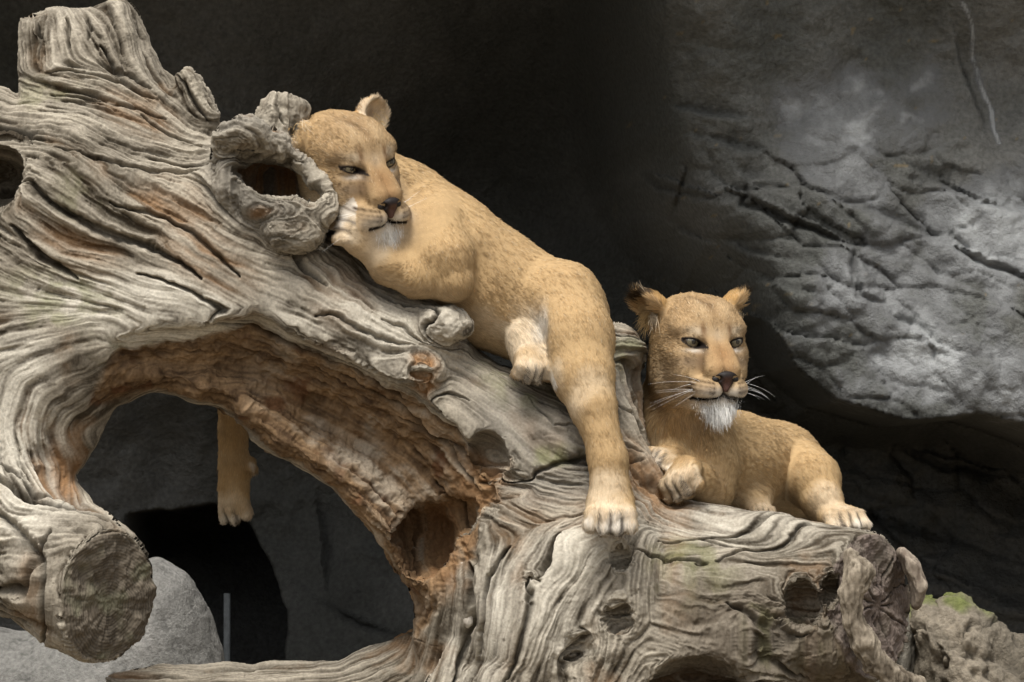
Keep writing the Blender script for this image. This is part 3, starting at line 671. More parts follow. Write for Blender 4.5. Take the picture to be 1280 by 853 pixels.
    back = sstep(-0.2, 0.5, n[:, 1])
    pv2 = pv - nzc * (v[:, 1] + 0.1) * 0.9 / S * 0.6 - back * 40; pu2 = pu + back * 60
    dv = TM.sample(disp, pu2, pv2)
    lf = np.clip(1.2 * fbm3(v, 5, 4), -1, 1) * 0.012
    # sawn faces: rings and radial drying cracks instead of grain
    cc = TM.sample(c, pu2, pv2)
    faces = []
    for (C0, N0, rad, base, tint, sd) in ((LIMB_C, LIMB_N, 0.16, (0.06, 0.05, 0.038), (0.17, 0.142, 0.108), 1), (END_C, END_N, 0.17, (0.105, 0.082, 0.07), (0.20, 0.16, 0.136), 2)):
        w = v - C0; hgt = w @ N0; rv = w - hgt[:, None] * N0; rr = np.linalg.norm(rv, axis=1)
        e1 = nrm(np.cross(N0, (0, 0, 1))); e2 = np.cross(N0, e1)
        face = sstep(0.88, 0.97, n @ N0) * (np.abs(hgt) < 0.02) * (rr < rad * 1.15)
        faces.append(face); an = np.arctan2(rv @ e2, rv @ e1); wv = noise3(v, 60) * 0.05 + noise3(v, 16, 40) * 0.14
        ring = np.sin(rr * 900 + noise3(v, 20) * 3); rad_n = np.zeros(len(v))
        for k, (a0, ln, wd) in enumerate(((0.2,1,.05),(1.0,.8,.03),(1.7,1,.045),(2.5,.9,.03),(3.3,1,.05),(4.0,.7,.03),(4.7,1,.04),(5.5,.85,.035),(0.6,.5,.02),(2.1,.5,.02),(3.7,.6,.025),(5.1,.5,.02))):
            da = np.abs((an + wv - a0 - sd * 0.5 + math.pi) % (2 * math.pi) - math.pi) * rr
            rad_n = np.maximum(rad_n, np.exp(-(da / (0.0012 + wd * 0.035)) ** 2) * sstep(0.008, 0.03, rr) * sstep(rad * ln * 1.1, rad * ln * 0.8, rr))
        fd = ring * 0.0004 - rad_n * (0.002 if sd == 1 else 0.010) + fbm3(v, 60, 4) * 0.009 + fbm3(v, 14, 3) * 0.022
        dv = dv * (1 - face) + fd * face; lf = lf * (1 - face)
        fc = lerp3(base, tint, np.clip(0.5 + 0.25 * ring + 0.6 * fbm3(v, 25, 4, 7), 0, 1)) * (1 - (0.12 if sd == 1 else 0.6) * rad_n)[:, None]
        fc = lerp3(fc, (0.16, 0.17, 0.10), np.clip(fbm3(v, 14, 3, 70) * 1.5 - 0.2, 0, 1) * (0.7 if sd == 1 else 0.25))
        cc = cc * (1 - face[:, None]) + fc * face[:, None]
    # sawn top of the stump is split into blocks
    kn = np.zeros(len(v))
    for kx, ky, kr in ((338,232,85),(372,292,45),(558,406,45),(528,466,40),(770,770,60),(720,805,40),(1000,745,60),(536,668,70),(240,120,45),(350,145,50)): kn = np.maximum(kn, np.exp(-(((pu - kx) ** 2 + (pv - ky) ** 2) / kr ** 2)))
    dv = dv + kn * (fbm3(v, 22, 5, 80) * 0.014 - np.abs(fbm3(v, 40, 4, 85)) * 0.012)
    v = v + n * (dv + lf)[:, None]
    root = empty('dead_tree', (0.35, 0.0, 0.0), 'huge weathered dead tree trunk with hollow arch and sawn limbs carrying both lionesses', 'dead tree')
    cc = np.clip(cc, 0.004, 1)
    def piece(name, sel, label=None):
        u, inv = np.unique(q[sel], return_inverse=True)
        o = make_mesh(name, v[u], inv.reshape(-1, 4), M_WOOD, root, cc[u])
        if label: o['label'] = label
    uq = TM.sample(und, pu, pv)[q].mean(1) > 0.5; uq &= n[q][:, :, 1].mean(1) < 0.4
    f1 = faces[0][q].mean(1) > 0.5; f2 = faces[1][q].mean(1) > 0.5; uq &= ~f1 & ~f2
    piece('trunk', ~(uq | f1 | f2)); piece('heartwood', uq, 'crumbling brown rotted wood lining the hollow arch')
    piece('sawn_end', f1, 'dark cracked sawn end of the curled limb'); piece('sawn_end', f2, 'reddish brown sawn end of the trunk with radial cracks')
    return root

def nrm3(a):                                       # rotation in the x-z plane, rows = local axes
    c, s = math.cos(a), math.sin(a); return [(c, 0, -s), (0, 1, 0), (s, 0, c)]

def wood_piece(name, pts, rad, parent, base, tint, h=0.005, k=0.008, sq=None, amp=0.004, seed=0):
    p = [PX(*a) for a in pts]; A = np.array(p); m = max(rad) * S * 1.4 + 0.03
    g = Grid(A.min(0) - m, A.max(0) + m, h)
    for i in range(len(p) - 1): g.cone(p[i], p[i + 1], rad[i] * S, rad[i + 1] * S, k, squash=sq)
    v, q = g.mesh(); v, q = subdivide(v, q); v = smooth(v, q, 2); n = vnormals(v, q)
    st = v * np.array([1, 1, 0.25]); f = fbm3(st, 130, 3, seed); f2 = fbm3(v, 18, 3, seed + 3)
    v = v + n * (f * amp + f2 * amp * 0.7)[:, None]
    c = lerp3(base, tint, np.clip(0.45 + 0.9 * f + 0.6 * f2, 0, 1))
    return make_mesh(name, v, q, M_WOOD, parent, c)
tree = build_tree()
o = wood_piece('twisted_root', [(1050,688,-.285),(1060,706,-.30),(1048,735,-.30),(1052,765,-.295),(1066,790,-.29),(1080,815,-.28),(1105,835,-.27),(1132,842,-.26)], (10,17,14,13,16,15,15,9), tree, (0.09,0.072,0.052), (0.30,0.255,0.195), amp=0.007)
o['label'] = 'smooth twisted root growing across the sawn trunk end'
o = wood_piece('bark_strip', [(1122,688,-.10),(1134,705,-.10),(1143,728,-.10),(1140,752,-.10)], (7,10,10,7), tree, (0.14,0.11,0.085), (0.33,0.28,0.22), sq=(np.array([0, 1.0, 0]), 3.0))
o['label'] = 'loose curved strip of bark at the rim of the sawn trunk end'
o = wood_piece('splinter', [(578,700,-.19),(582,725,-.20),(586,770,-.21)], (3,5,6), tree, (0.30,0.26,0.21), (0.5,0.46,0.4))
# ------------------------------------------------------------------ lionesses
TAN = np.array((0.46, 0.318, 0.165)); DARKTAN = np.array((0.35, 0.225, 0.12)); CREAM = np.array((0.62, 0.51, 0.37)); WHITE = np.array((0.80, 0.77, 0.71)); BLACK = np.array((0.018, 0.014, 0.012))
M_SKIN = attr_mat('lion_coat', 0.95, 0.08, 0.10, 90, 0.5, 0.002, 260)
def fur_material():
    m, nt, b = new_mat('lion_fur'); N, L = nt.nodes, nt.links
    ac = N.new('ShaderNodeAttribute'); ac.attribute_name = 'fcol'
    an = N.new('ShaderNodeAttribute'); an.attribute_name = 'fnor'
    d = N.new('ShaderNodeBsdfDiffuse'); L.new(ac.outputs['Color'], d.inputs['Color']); L.new(an.outputs['Vector'], d.inputs['Normal'])
    gl = N.new('ShaderNodeBsdfHair'); gl.component = 'Reflection'; gl.inputs['RoughnessU'].default_value = 0.35; gl.inputs['RoughnessV'].default_value = 0.6
    L.new(ac.outputs['Color'], gl.inputs['Color'])
    mx = N.new('ShaderNodeMixShader'); mx.inputs[0].default_value = 0.10
    L.new(d.outputs[0], mx.inputs[1]); L.new(gl.outputs[0], mx.inputs[2])
    L.new(mx.outputs[0], N['Material Output'].inputs['Surface']); N.remove(b)
    return m
M_FUR = fur_material()
M_NOSE = attr_mat('nose_leather', 0.6, 0.25, 0.25, 300, 0.4, 0.001, 500)
M_BLACK = plain_mat('dark_skin', (0.012, 0.010, 0.010), 0.45, 0.4)
M_EYE = plain_mat('eye_white', (0.05, 0.038, 0.028), 0.15, 0.6, coat=0.5)
M_IRIS = plain_mat('amber_iris', (0.125, 0.105, 0.062), 0.15, 0.6, coat=1.0, noise=0.3, nscale=400)
M_PUPIL = plain_mat('pupil', (0.004, 0.004, 0.004), 0.08, 0.7, coat=1.0)

def hair_object(name, roots, dirs, bend, length, radius, cols, nors, mat, parent, npt=4):
    n = len(roots); hc = bpy.data.hair_curves.new(name); hc.add_curves([npt] * n)
    t = np.linspace(0, 1, npt)[None, :, None]
    pts = roots[:, None, :] + length[:, None, None] * (dirs[:, None, :] * t + bend[:, None, :] * t * t)
    hc.attributes['position'].data.foreach_set('vector', pts.astype(np.float32).ravel())
    r = hc.attributes.get('radius') or hc.attributes.new('radius', 'FLOAT', 'POINT')
    rr = radius[:, None] * (1 - 0.75 * t[:, :, 0] ** 1.5)
    r.data.foreach_set('value', rr.astype(np.float32).ravel())
    a = hc.attributes.new('fcol', 'FLOAT_COLOR', 'CURVE'); c4 = np.ones((n, 4), np.float32); c4[:, :3] = cols; a.data.foreach_set('color', c4.ravel())
    a = hc.attributes.new('fnor', 'FLOAT_VECTOR', 'CURVE'); a.data.foreach_set('vector', nors.astype(np.float32).ravel())
    hc.materials.append(mat)
    o = bpy.data.objects.new(name, hc); col.objects.link(o); o.parent = parent; o.matrix_parent_inverse = Matrix.Translation(-Vector(parent.location))
    return o

def frame(fwd, up):
    f = nrm(fwd); r = nrm(np.cross(up, f)); u = np.cross(f, r); return r, f, u     # viewer's right when facing us, forward, up

class Lion:
    def __init__(self, lo, hi, h=0.0035):
        self.g = Grid(lo, hi, h); self.flow = []; self.paint = []; self.lens = []; self.post = []
    def bone(self, a, b, ra, rb, k=0.03, squash=None, fl=1.0):
        self.g.cone(a, b, ra, rb, k, squash=squash); self.addflow(a, b, ra, rb, fl)
    def addflow(self, a, b, ra, rb, w=1.0):
        a = np.asarray(a, float); b = np.asarray(b, float); d = nrm(b - a)
        for t in (0.1, 0.4, 0.7, 1.0): self.flow.append((a + (b - a) * t, d, max(ra + (rb - ra) * t, 0.012), w))
    def chain(self, pts, k=0.03, squash=None):
        for i in range(len(pts) - 1):
            self.bone(P(*pts[i][:3]), P(*pts[i + 1][:3]), pts[i][3] * S, pts[i + 1][3] * S, k, squash)
    def paw(self, wrist, fwd, up, sc=1.0, k=0.014, curl=0.0):
        r, f, u = frame(fwd, up); wrist = np.asarray(wrist, float)
        m = 0.16 * sc; sl, q = self.g.box(wrist - m, wrist + m)
        R = [r, f, u]
        d = sd_ell(q, wrist + f * 0.018 * sc, (0.045 * sc, 0.050 * sc, 0.030 * sc), R)
        toes = None
        for i in (-1.5, -0.5, 0.5, 1.5):
            kn = wrist + (f * (0.050 - 0.006 * abs(i)) + r * i * 0.0225 + u * (0.010 - 0.004 * abs(i))) * sc
            tp = wrist + (f * (0.076 - 0.011 * abs(i) - 0.03 * curl) + r * i * 0.0265 - u * (0.010 + 0.03 * curl)) * sc
            t = smin(sd_cone(q, wrist + r * i * 0.016 * sc, kn, 0.018 * sc, 0.0165 * sc), sd_cone(q, kn, tp, 0.0165 * sc, 0.0155 * sc), 0.006 * sc)
            toes = t if toes is None else smin(toes, t, 0.004 * sc)
        d = smin(d, toes, 0.010 * sc)
        self.g.op(sl, d, k)
        self.addflow(wrist - f * 0.03, wrist + f * 0.09 * sc, 0.03, 0.02)
        self.post.append(('paw', wrist, r, f, u, sc))
    def head(self, C, fwd, up, ear_dirs, lid=0.008, tufts=1.0):
        self.tufts = tufts
        """the face, in its own frame: x across, y towards the nose, z up, metres"""
        r, f, u = frame(fwd, up); self.hC = np.asarray(C, float); self.hR = np.array([r, f, u]); self.lid = lid
        g = self.g; m = 0.29; sl, (X, Y, Z) = g.box(self.hC - m, self.hC + m)
        x, y, z = X - C[0], Y - C[1], Z - C[2]
        q = tuple(a[0] * x + a[1] * y + a[2] * z for a in (r, f, u))
        q = tuple(np.broadcast_to(a, np.broadcast_shapes(X.shape, Y.shape, Z.shape)).astype(np.float32) for a in q)
        A = np.array
        d = sd_ell(q, (0, -0.035, 0.035), (0.100, 0.120, 0.090))
        d = smin(d, sd_ell(q, (0, 0.040, 0.050), (0.078, 0.060, 0.060)), 0.05)
        qa = (np.abs(q[0]), q[1], q[2])                                # mirrored half
        d = smin(d, sd_ell(qa, (0.055, -0.012, -0.042), (0.047, 0.078, 0.076)), 0.04)
        d = smin(d, sd_cone(qa, A((0.015, 0.060, 0.040)), A((0.017, 0.147, -0.044)), 0.036, 0.028), 0.022)   # broad flat bridge
        d = smin(d, sd_ell(qa, (0.031, 0.136, -0.086), (0.036, 0.045, 0.028)), 0.012)                      # whisker pads
        d = smin(d, sd_ell(qa, (0.056, 0.064, -0.050), (0.036, 0.050, 0.046)), 0.03)
        d = smin(d, sd_cone(qa, A((0.056, 0.0, -0.096)), A((0.014, 0.105, -0.118)), 0.040, 0.030), 0.03)
        d = smin(d, sd_ell(q, (0, 0.122, -0.124), (0.034, 0.036, 0.026)), 0.015)
        d = smin(d, sd_ell(qa, (0.050, 0.062, 0.046), (0.036, 0.024, 0.016)), 0.03)        # brow
        d = smin(d, sd_ell(qa, (0.068, 0.050, -0.010), (0.026, 0.034, 0.026)), 0.03)        # cheek bone
        d = smax(d, -sd_ell(q, (0, 0.075, 0.128), (0.016, 0.09, 0.022)), 0.04)              # crease of the forehead
        d = smax(d, -sd_cone(qa, A((0.047, 0.118, 0.008)), A((0.058, 0.132, -0.038)), 0.006, 0.006), 0.022)     # hollow between bridge and cheek
        d = smax(d, -sd_ell(qa, (0.057, 0.112, 0.014), (0.028, 0.018, 0.012)), 0.014)       # socket
        # eyelids: a shell round the eyeball with an almond opening
        ex, ey, ez = 0.054, 0.078, 0.019; self.eye = (ex, ey, ez)
        d = smin(d, sd_ell(qa, (ex, ey, ez), (0.0235, 0.0225, 0.0205)), 0.008)
        lx = qa[0] - ex; lz = q[2] - ez - 0.26 * lx
        slit = np.maximum(np.where(lz < -0.003, -(lz + 0.003) - lid * (1 - (lx / 0.0225) ** 2), (lz + 0.003) - lid * 0.9 * (1 - (np.abs(lx) / 0.0225) ** 3)), np.abs(lx) - 0.0235)
        slit = np.maximum(slit, ey + 0.006 - q[1])
        d = smax(d, -slit, 0.002)
        # mouth line and the groove below the nose
        mz = q[2] + 0.1045 + 0.16 * np.clip(qa[0] - 0.012, 0, 0.05) - 0.006 * np.exp(-(qa[0] / 0.008) ** 2)
        mouth = np.maximum(np.abs(mz) - 0.0022, np.maximum(qa[0] - 0.052, 0.075 - q[1]))
        d = smax(d, -mouth, 0.005)
        gro = np.maximum(np.maximum(qa[0] - 0.0016, 0.158 - q[1]), np.maximum(q[2] + 0.070, -0.108 - q[2]))
        d = smax(d, -gro, 0.006)
        # ears: thin cups
        self.ears = []
        for sgn, (eu, ef, hgt) in zip((-1, 1), ear_dirs):
            E = A((sgn * 0.088, -0.040, 0.076)); eu = nrm(eu); w = nrm(np.cross(eu, ef)); ef = np.cross(w, eu)
            R = [w, ef, eu]
            out = sd_ell(q, E + eu * 0.022, (0.050, 0.027, hgt), R)
            inn = sd_ell(q, E + eu * 0.030 + ef * 0.020, (0.041, 0.029, hgt - 0.009), R)
            e = smax(out, -inn, 0.006)
            e = np.maximum(e, -((q[0] - E[0]) * eu[0] + (q[1] - E[1]) * eu[1] + (q[2] - E[2]) * eu[2]) - 0.03)
            d = smin(d, e, 0.012); self.ears.append((E, w, ef, eu, hgt))
        g.op(sl, d, 0.045)
        W = lambda p: self.hC + np.asarray(p) @ self.hR
        self.W = W
        for a, b, rr in (((0,.185,-.03),(0,.10,.02),.03), ((0,.10,.02),(0,.02,.10),.05), ((0,.02,.10),(0,-.13,.09),.07)): self.addflow(W(a), W(b), rr, rr, 1.5)
        for s in (-1, 1):
            for a, b, rr in (((s*.02,.17,-.08),(s*.06,.08,-.06),.03), ((s*.06,.08,-.06),(s*.10,-.06,-.05),.05), ((s*.05,.10,.05),(s*.075,0,.10),.04), ((s*.07,.07,0),(s*.11,-.05,.01),.04), ((s*.05,.08,-.10),(s*.08,-.04,-.13),.04)):
                self.addflow(W(a), W(b), rr, rr, 1.5)
            E, w, ef, eu, hgt = self.ears[(s + 1) // 2]
            self.addflow(W(E), W(E + eu * .08), .03, .03, 1.5)
        self.addflow(W((0, .135, -.11)), W((0, .135, -.17)), .03, .03, 2.0)
    def finish(self, name, label, strands, seed, base_pt, shade=1.0):
        r = np.random.default_rng(seed)
        v, q = self.g.mesh(); self.g = None
        v = smooth(v, q, 1, 0.4); n = vnormals(v, q)
        # combing direction
        fp = np.array([a[0] for a in self.flow]); fd = np.array([a[1] for a in self.flow]); fr = np.array([a[2] for a in self.flow]); fw = np.array([a[3] for a in self.flow])
        F = np.zeros_like(v); 
        for i in range(len(fp)):
            w = fw[i] / (np.sum((v - fp[i]) ** 2, 1) / fr[i] ** 2 + 0.15) ** 2.2
            F += w[:, None] * fd[i]
        F -= n * np.sum(F * n, 1, keepdims=True); F /= np.linalg.norm(F, axis=1, keepdims=True) + 1e-9
        # coat colours
        f1 = fbm3(v, 9, 4, seed); f2 = fbm3(v, 30, 3, seed + 4)
        C = lerp3(TAN, DARKTAN, np.clip(0.25 + 0.35 * f1 + 0.15 * f2, 0, 1) * 0.45)
        C = lerp3(C, CREAM, sstep(-0.1, -0.85, n[:, 2]) * 0.45)
        L = np.full(len(v), 0.0090); D = np.ones(len(v))
        def put(c, t): nonlocal C; C = lerp3(C, c, np.clip(t, 0, 1))
        for (p, rad, c, s) in self.paint: put(c, s * sstep(1.0, 0.3, np.linalg.norm((v - p) / rad, axis=1) + f2 * 0.25))
        for (p, rad, ln) in self.lens:
            w = sstep(1.0, 0.4, np.linalg.norm(v - p, axis=1) / rad); L = L * (1 - w) + ln * w
        for (_, wr, pr, pf, pu, sc) in self.post:
            w = (v - wr) / sc; a, b, c_ = w @ pr, w @ pf, w @ pu
            on = ((a / 0.060) ** 2 + (c_ / 0.034) ** 2 < 1) & (b > -0.03) & (b < 0.105)
            put(CREAM * 1.08, on * sstep(0.0, 0.06, b + f2 * 0.03) * 0.75); put(WHITE * 0.95, on * sstep(0.055, 0.09, b + f2 * 0.03) * 0.7); L = np.where(on, 0.010, L)
            for k in (-1, 0, 1):
                gapx = k * (0.0225 + 0.05 * np.clip(b - 0.05, 0, 0.04))
                put(BLACK * 2.5, on * np.exp(-((a - gapx) / 0.0036) ** 2) * sstep(0.046, 0.062, b) * 0.8)
            put(BLACK * 6, on * sstep(-0.016, -0.026, c_) * sstep(0.0, 0.03, b) * 0.3)
        h = (v - self.hC) @ self.hR.T; X, Y, Z = np.abs(h[:, 0]), h[:, 1], h[:, 2]
        near = np.linalg.norm(h, axis=1) < 0.27
        G = lambda cx, cy, cz, rx, ry=None, rz=None: near * np.exp(-(((X - cx) / rx) ** 2 + ((Y - cy) / (ry or rx)) ** 2 + ((Z - cz) / (rz or rx)) ** 2))
        put((0.33, 0.225, 0.125), G(0.0, 0.07, 0.02, .10, .11, .10) * 0.6)
        put((0.27, 0.18, 0.10), G(0.0, 0.04, 0.11, .075, .09, .05) * 0.8); put((0.31, 0.21, 0.12), G(0.075, 0.05, 0.04, .02, .05, .04) * 0.5)
        put((0.15, 0.095, 0.05), G(0.0, 0.06, 0.115, .010, .06, .050) * 0.8); put((0.47, 0.35, 0.21), G(0.03, 0.07, 0.09, .018, .05, .03) * 0.5)
        put((0.27, 0.15, 0.068), G(0.0, 0.135, -0.012, .034, .05, .038) * 0.85); put(CREAM * 0.95, G(0.0, 0.10, 0.035, .016, .03, .016) * 0.5)
        put((0.24, 0.13, 0.06), G(0.0, 0.175, -0.038, .030, .02, .012) * 0.6)
        put(CREAM, G(0.047, 0.10, 0.044, .022, .03, .011) * 0.75); put((0.15, 0.08, 0.035), G(0.033, 0.11, 0.048, .007, .03, .018) * 0.9)
        put(WHITE * 0.95, G(0.052, 0.095, -0.001, .019, .03, .0055) * 0.62)
        put((0.15, 0.105, 0.068), G(0.060, 0.09, -0.028, .030, .05, .019) * 0.95); put((0.16, 0.10, 0.06), G(0.043, 0.115, -0.020, .007, .03, .022) * 0.55)
        put(CREAM, G(0.085, 0.03, -0.07, .035, .06, .04) * 0.45)
        put(WHITE * 0.95, G(0.026, 0.15, -0.098, .034, .05, .015) * 1.1)
        put(CREAM * 0.9, G(0.042, 0.125, -0.078, .030, .045, .014) * 0.5)
        put(WHITE, G(0.0, 0.13, -0.130, .036, .05, .021) * 1.4)
        put(WHITE * 0.9, G(0.03, 0.08, -0.142, .045, .06, .024) * 0.6)
        for row in range(3):                       # whisker spots
            for k in range(5):
                put((0.04, 0.022, 0.012), G(0.032 + 0.0085 * k, 0.160 - 0.010 * k, -0.071 - 0.0105 * row + 0.0012 * k, .0046, .04, .0040) * 1.1)
        ex, ey, ez = self.eye; lx = X - ex; lz = Z - ez - 0.26 * lx + 0.003
        rim = np.abs(lz) - self.lid * (1 - np.clip(np.abs(lx) / 0.0225, 0, 1.15) ** 2)
        eyem = near & (np.abs(lx) < 0.0245) & (np.abs(lz) < 0.02) & (Y > 0.06)
        put(BLACK, eyem * sstep(0.0090, 0.0055, rim + 0.002 * (lz < 0)))
        put(BLACK, G(0.0305, 0.105, 0.0115, .006, .02, .005) * 1.3); put(BLACK * 2, G(0.034, 0.118, -0.003, .0042, .02, .012) * 0.85); put(BLACK * 2, G(0.078, 0.08, 0.0225, .006, .03, .0030) * 0.5)
        mz = Z + 0.1045 + 0.16 * np.clip(X - 0.012, 0, 0.05) - 0.006 * np.exp(-(X / 0.008) ** 2)
        put(BLACK, near * np.exp(-(mz / 0.0055) ** 2) * (X < 0.056) * (Y > 0.07) * 1.3)
        put(BLACK, near * np.exp(-(X / 0.0026) ** 2) * (Z < -0.07) * (Z > -0.106) * (Y > 0.155) * 0.9)
        fw_ = sstep(-0.06, 0.03, Y) * sstep(0.25, 0.19, np.linalg.norm(h, axis=1)); L = L * (1 - fw_) + 0.0095 * fw_; L = np.where(near, L * (1 - 0.42 * sstep(0.06, 0.12, Y)), L); L = np.where(near, np.maximum(L * (1 - 0.2 * sstep(0.15, 0.17, Y)), 0.0048), L)
        L += G(0.0, 0.12, -0.14, .03, .035, .014) * 0.026
        D = 1 + 0.9 * fw_
        bald = eyem & (rim < 0.0055); bald |= near & (np.abs(mz) < 0.003) & (X < 0.05) & (Y > 0.08)
        for E, w, ef, eu, hgt in self.ears:
            e = h - E; a, b, c_ = e @ w, e @ ef, e @ eu
            on = near & (np.abs(a) < 0.06) & (np.abs(b) < 0.055) & (c_ > 0.005) & (c_ < hgt + 0.05)
            bk = (n @ (ef @ self.hR)) < -0.25
            put((0.40, 0.235, 0.10), on * 0.6)
            put(BLACK * 2, on * bk * sstep(0.018, 0.034, c_) * sstep(hgt + 0.030, hgt + 0.016, c_) * 0.92)
            inside = on & ((n @ (ef @ self.hR)) > 0.2)
            put(CREAM * 1.05, inside * 0.75); put((0.20, 0.13, 0.08), inside * np.exp(-(a / 0.014) ** 2) * np.exp(-((c_ - 0.028) / 0.016) ** 2) * 0.6)
            if self.tufts > 0.5:
                put((0.44, 0.275, 0.115), on * 0.75); put(BLACK * 1.5, on * sstep(hgt - 0.012, hgt, c_) * sstep(hgt + 0.022, hgt + 0.012, c_) * sstep(0.006, 0.014, b * 0 + np.abs(a - 0.0) * 0 + 0.02) * (a * np.sign(E[0]) * np.sign(w[1] + 1e-9) > -1) * 0.9)
            L = np.where(on, 0.0060 + 0.003 * self.tufts, L); L = np.where(inside & (np.abs(a) > 0.012), 0.009 + 0.012 * self.tufts, L)
        C = np.clip(C * shade, 0.008, 0.95)
        root = empty(name, base_pt, label, 'lioness')
        make_mesh('body', v, q, M_SKIN, root, C * 0.9)
        # fur
        tri = np.concatenate([q[:, [0, 1, 2]], q[:, [0, 2, 3]]])
        ar = np.linalg.norm(np.cross(v[tri[:, 1]] - v[tri[:, 0]], v[tri[:, 2]] - v[tri[:, 0]]), axis=1) * D[tri].mean(1) * (~bald[tri].any(1))
        cdf = np.cumsum(ar); t = np.searchsorted(cdf, r.random(strands) * cdf[-1]); T = tri[np.minimum(t, len(tri) - 1)]
        b = r.random((strands, 2)); b = np.where(b.sum(1, keepdims=True) > 1, 1 - b, b); bw = np.stack([1 - b.sum(1), b[:, 0], b[:, 1]], 1)
        ip = lambda a: (a[T] * (bw[..., None] if a.ndim > 1 else bw)).sum(1)
        p, nn, ff, cc, ll = ip(v), ip(n), ip(F), ip(C), ip(L)
        nn /= np.linalg.norm(nn, axis=1, keepdims=True) + 1e-9; ff /= np.linalg.norm(ff, axis=1, keepdims=True) + 1e-9
        clump = np.stack([noise3(p, 105, k * 31.0) for k in range(3)], 1)
        jit = r.standard_normal((strands, 3))
        dr = ff * 0.80 + nn * 0.27 + clump * 0.14 + jit * 0.12; dr /= np.linalg.norm(dr, axis=1, keepdims=True)
        bend = (ff * 0.25 - nn * 0.22) + np.array((0, 0, -0.05))
        ll = ll * (0.65 + 0.7 * r.random(strands)) * (1 + 0.25 * clump[:, 0])
        hv = ip(fw_)[:, None]; cc = cc * (0.86 - 0.16 * hv + (0.36 + 0.26 * hv) * r.random((strands, 1))) * (1 + 0.07 * clump[:, 1:2])
        cc = lerp3(cc, (0.62, 0.52, 0.38), (r.random(strands) < 0.04) * 0.5)
        nj = nn + ff * 0.15 + jit * 0.10; nj /= np.linalg.norm(nj, axis=1, keepdims=True)
        hair_object('fur', p - nn * 0.0012, dr, bend, ll, np.full(strands, 0.00058) + 0.00022 * r.random(strands), np.clip(cc, 0.01, 0.95), nj, M_FUR, root)
        self.details(root, r)
        return root
    def details(self, root, r):
        W = self.W
        def ball(name, c, rad, mat, parent, cap=1.0, fwd=(0, 1, 0), seg=24):
            fwd = nrm(fwd); a = nrm(np.cross(fwd, (0, 0, 1))); bb = np.cross(a, fwd); rows = 12
            th = np.linspace(0, math.pi * cap, rows); ph = np.linspace(0, 2 * math.pi, seg, endpoint=False)
            pts = np.array([np.asarray(c) + rad * (math.cos(t) * fwd + math.sin(t) * (math.cos(p) * a + math.sin(p) * bb)) for t in th for p in ph])
            i = np.arange(rows * seg).reshape(rows, seg); j = np.roll(i, -1, 1)
            q = np.stack([i[:-1], i[1:], j[1:], j[:-1]], -1).reshape(-1, 4)
            return make_mesh(name, W(pts), q, mat, root if parent is None else root, None), parent
        ex, ey, ez = self.eye
        for s in (-1, 1):
            c = (s * ex, ey, ez); gaze = (s * 0.08 + 0.10, 1, -0.02)
            e, _ = ball('eye', c, 0.0205, M_EYE, None)
            ir, _ = ball('iris', c, 0.0209, M_IRIS, e, 0.235, gaze); pu, _ = ball('pupil', c, 0.0212, M_PUPIL, e, 0.085, gaze)
            for k in (ir, pu): k.parent = e; k.matrix_parent_inverse = Matrix.Identity(4)
        # nose leather
        g = Grid((-0.05, 0.13, -0.105), (0.05, 0.215, -0.02), 0.0022)
        A = np.array
        for s in (-1, 1):
            g.cone(A((s * 0.026, 0.160, -0.054)), A((s * 0.006, 0.173, -0.054)), 0.0105, 0.0115, 0.008)
            g.cone(A((s * 0.012, 0.169, -0.062)), A((0, 0.172, -0.085)), 0.010, 0.005, 0.007)
        for s in (-1, 1): g.ell((s * 0.0235, 0.177, -0.0615), (0.0115, 0.013, 0.0075), [(0.9, 0, s * -0.43), (0, 1, 0), (s * 0.43, 0, 0.9)], 0.003, 'cut')
        v, q = g.mesh(); v = smooth(v, q, 2)
        t = sstep(0.016, 0.004, np.abs(v[:, 0])) * sstep(-0.050, -0.062, v[:, 2]); nz = make_mesh('nose', W(v), q, M_NOSE, root, lerp3((0.014, 0.010, 0.009), (0.085, 0.043, 0.033), t))
        for s in (-1, 1):
            o, _ = ball('nostril', (s * 0.0235, 0.1605, -0.0620), 0.0118, M_BLACK, None); o.parent = nz; o.matrix_parent_inverse = Matrix.Identity(4)
        # whiskers
        n = 18; s = np.where(np.arange(n) % 2, 1, -1); k = r.random((n, 2))
        rt = np.stack([s * (0.040 + 0.022 * k[:, 0]), 0.150 - 0.03 * k[:, 0], -0.070 - 0.026 * k[:, 1]], 1)
        dr = np.stack([s * (0.9 + 0 * k[:, 0]), 0.15 - 0.5 * k[:, 0], 0.05 - 0.35 * k[:, 1] + 0.28 * r.standard_normal(n)], 1); dr /= np.linalg.norm(dr, axis=1, keepdims=True)
        bd = np.stack([0 * s, -0.35 + 0 * s, -0.22 + 0 * s], 1)
        Rm = self.hR
        hair_object('whisker_fan', W(rt), dr @ Rm, bd @ Rm, 0.04 + 0.08 * r.random(n), np.full(n, 0.00022), np.tile((0.85, 0.83, 0.8), (n, 1)), np.tile((0, -0.7, 0.7), (n, 1)), M_FUR, root, 8)
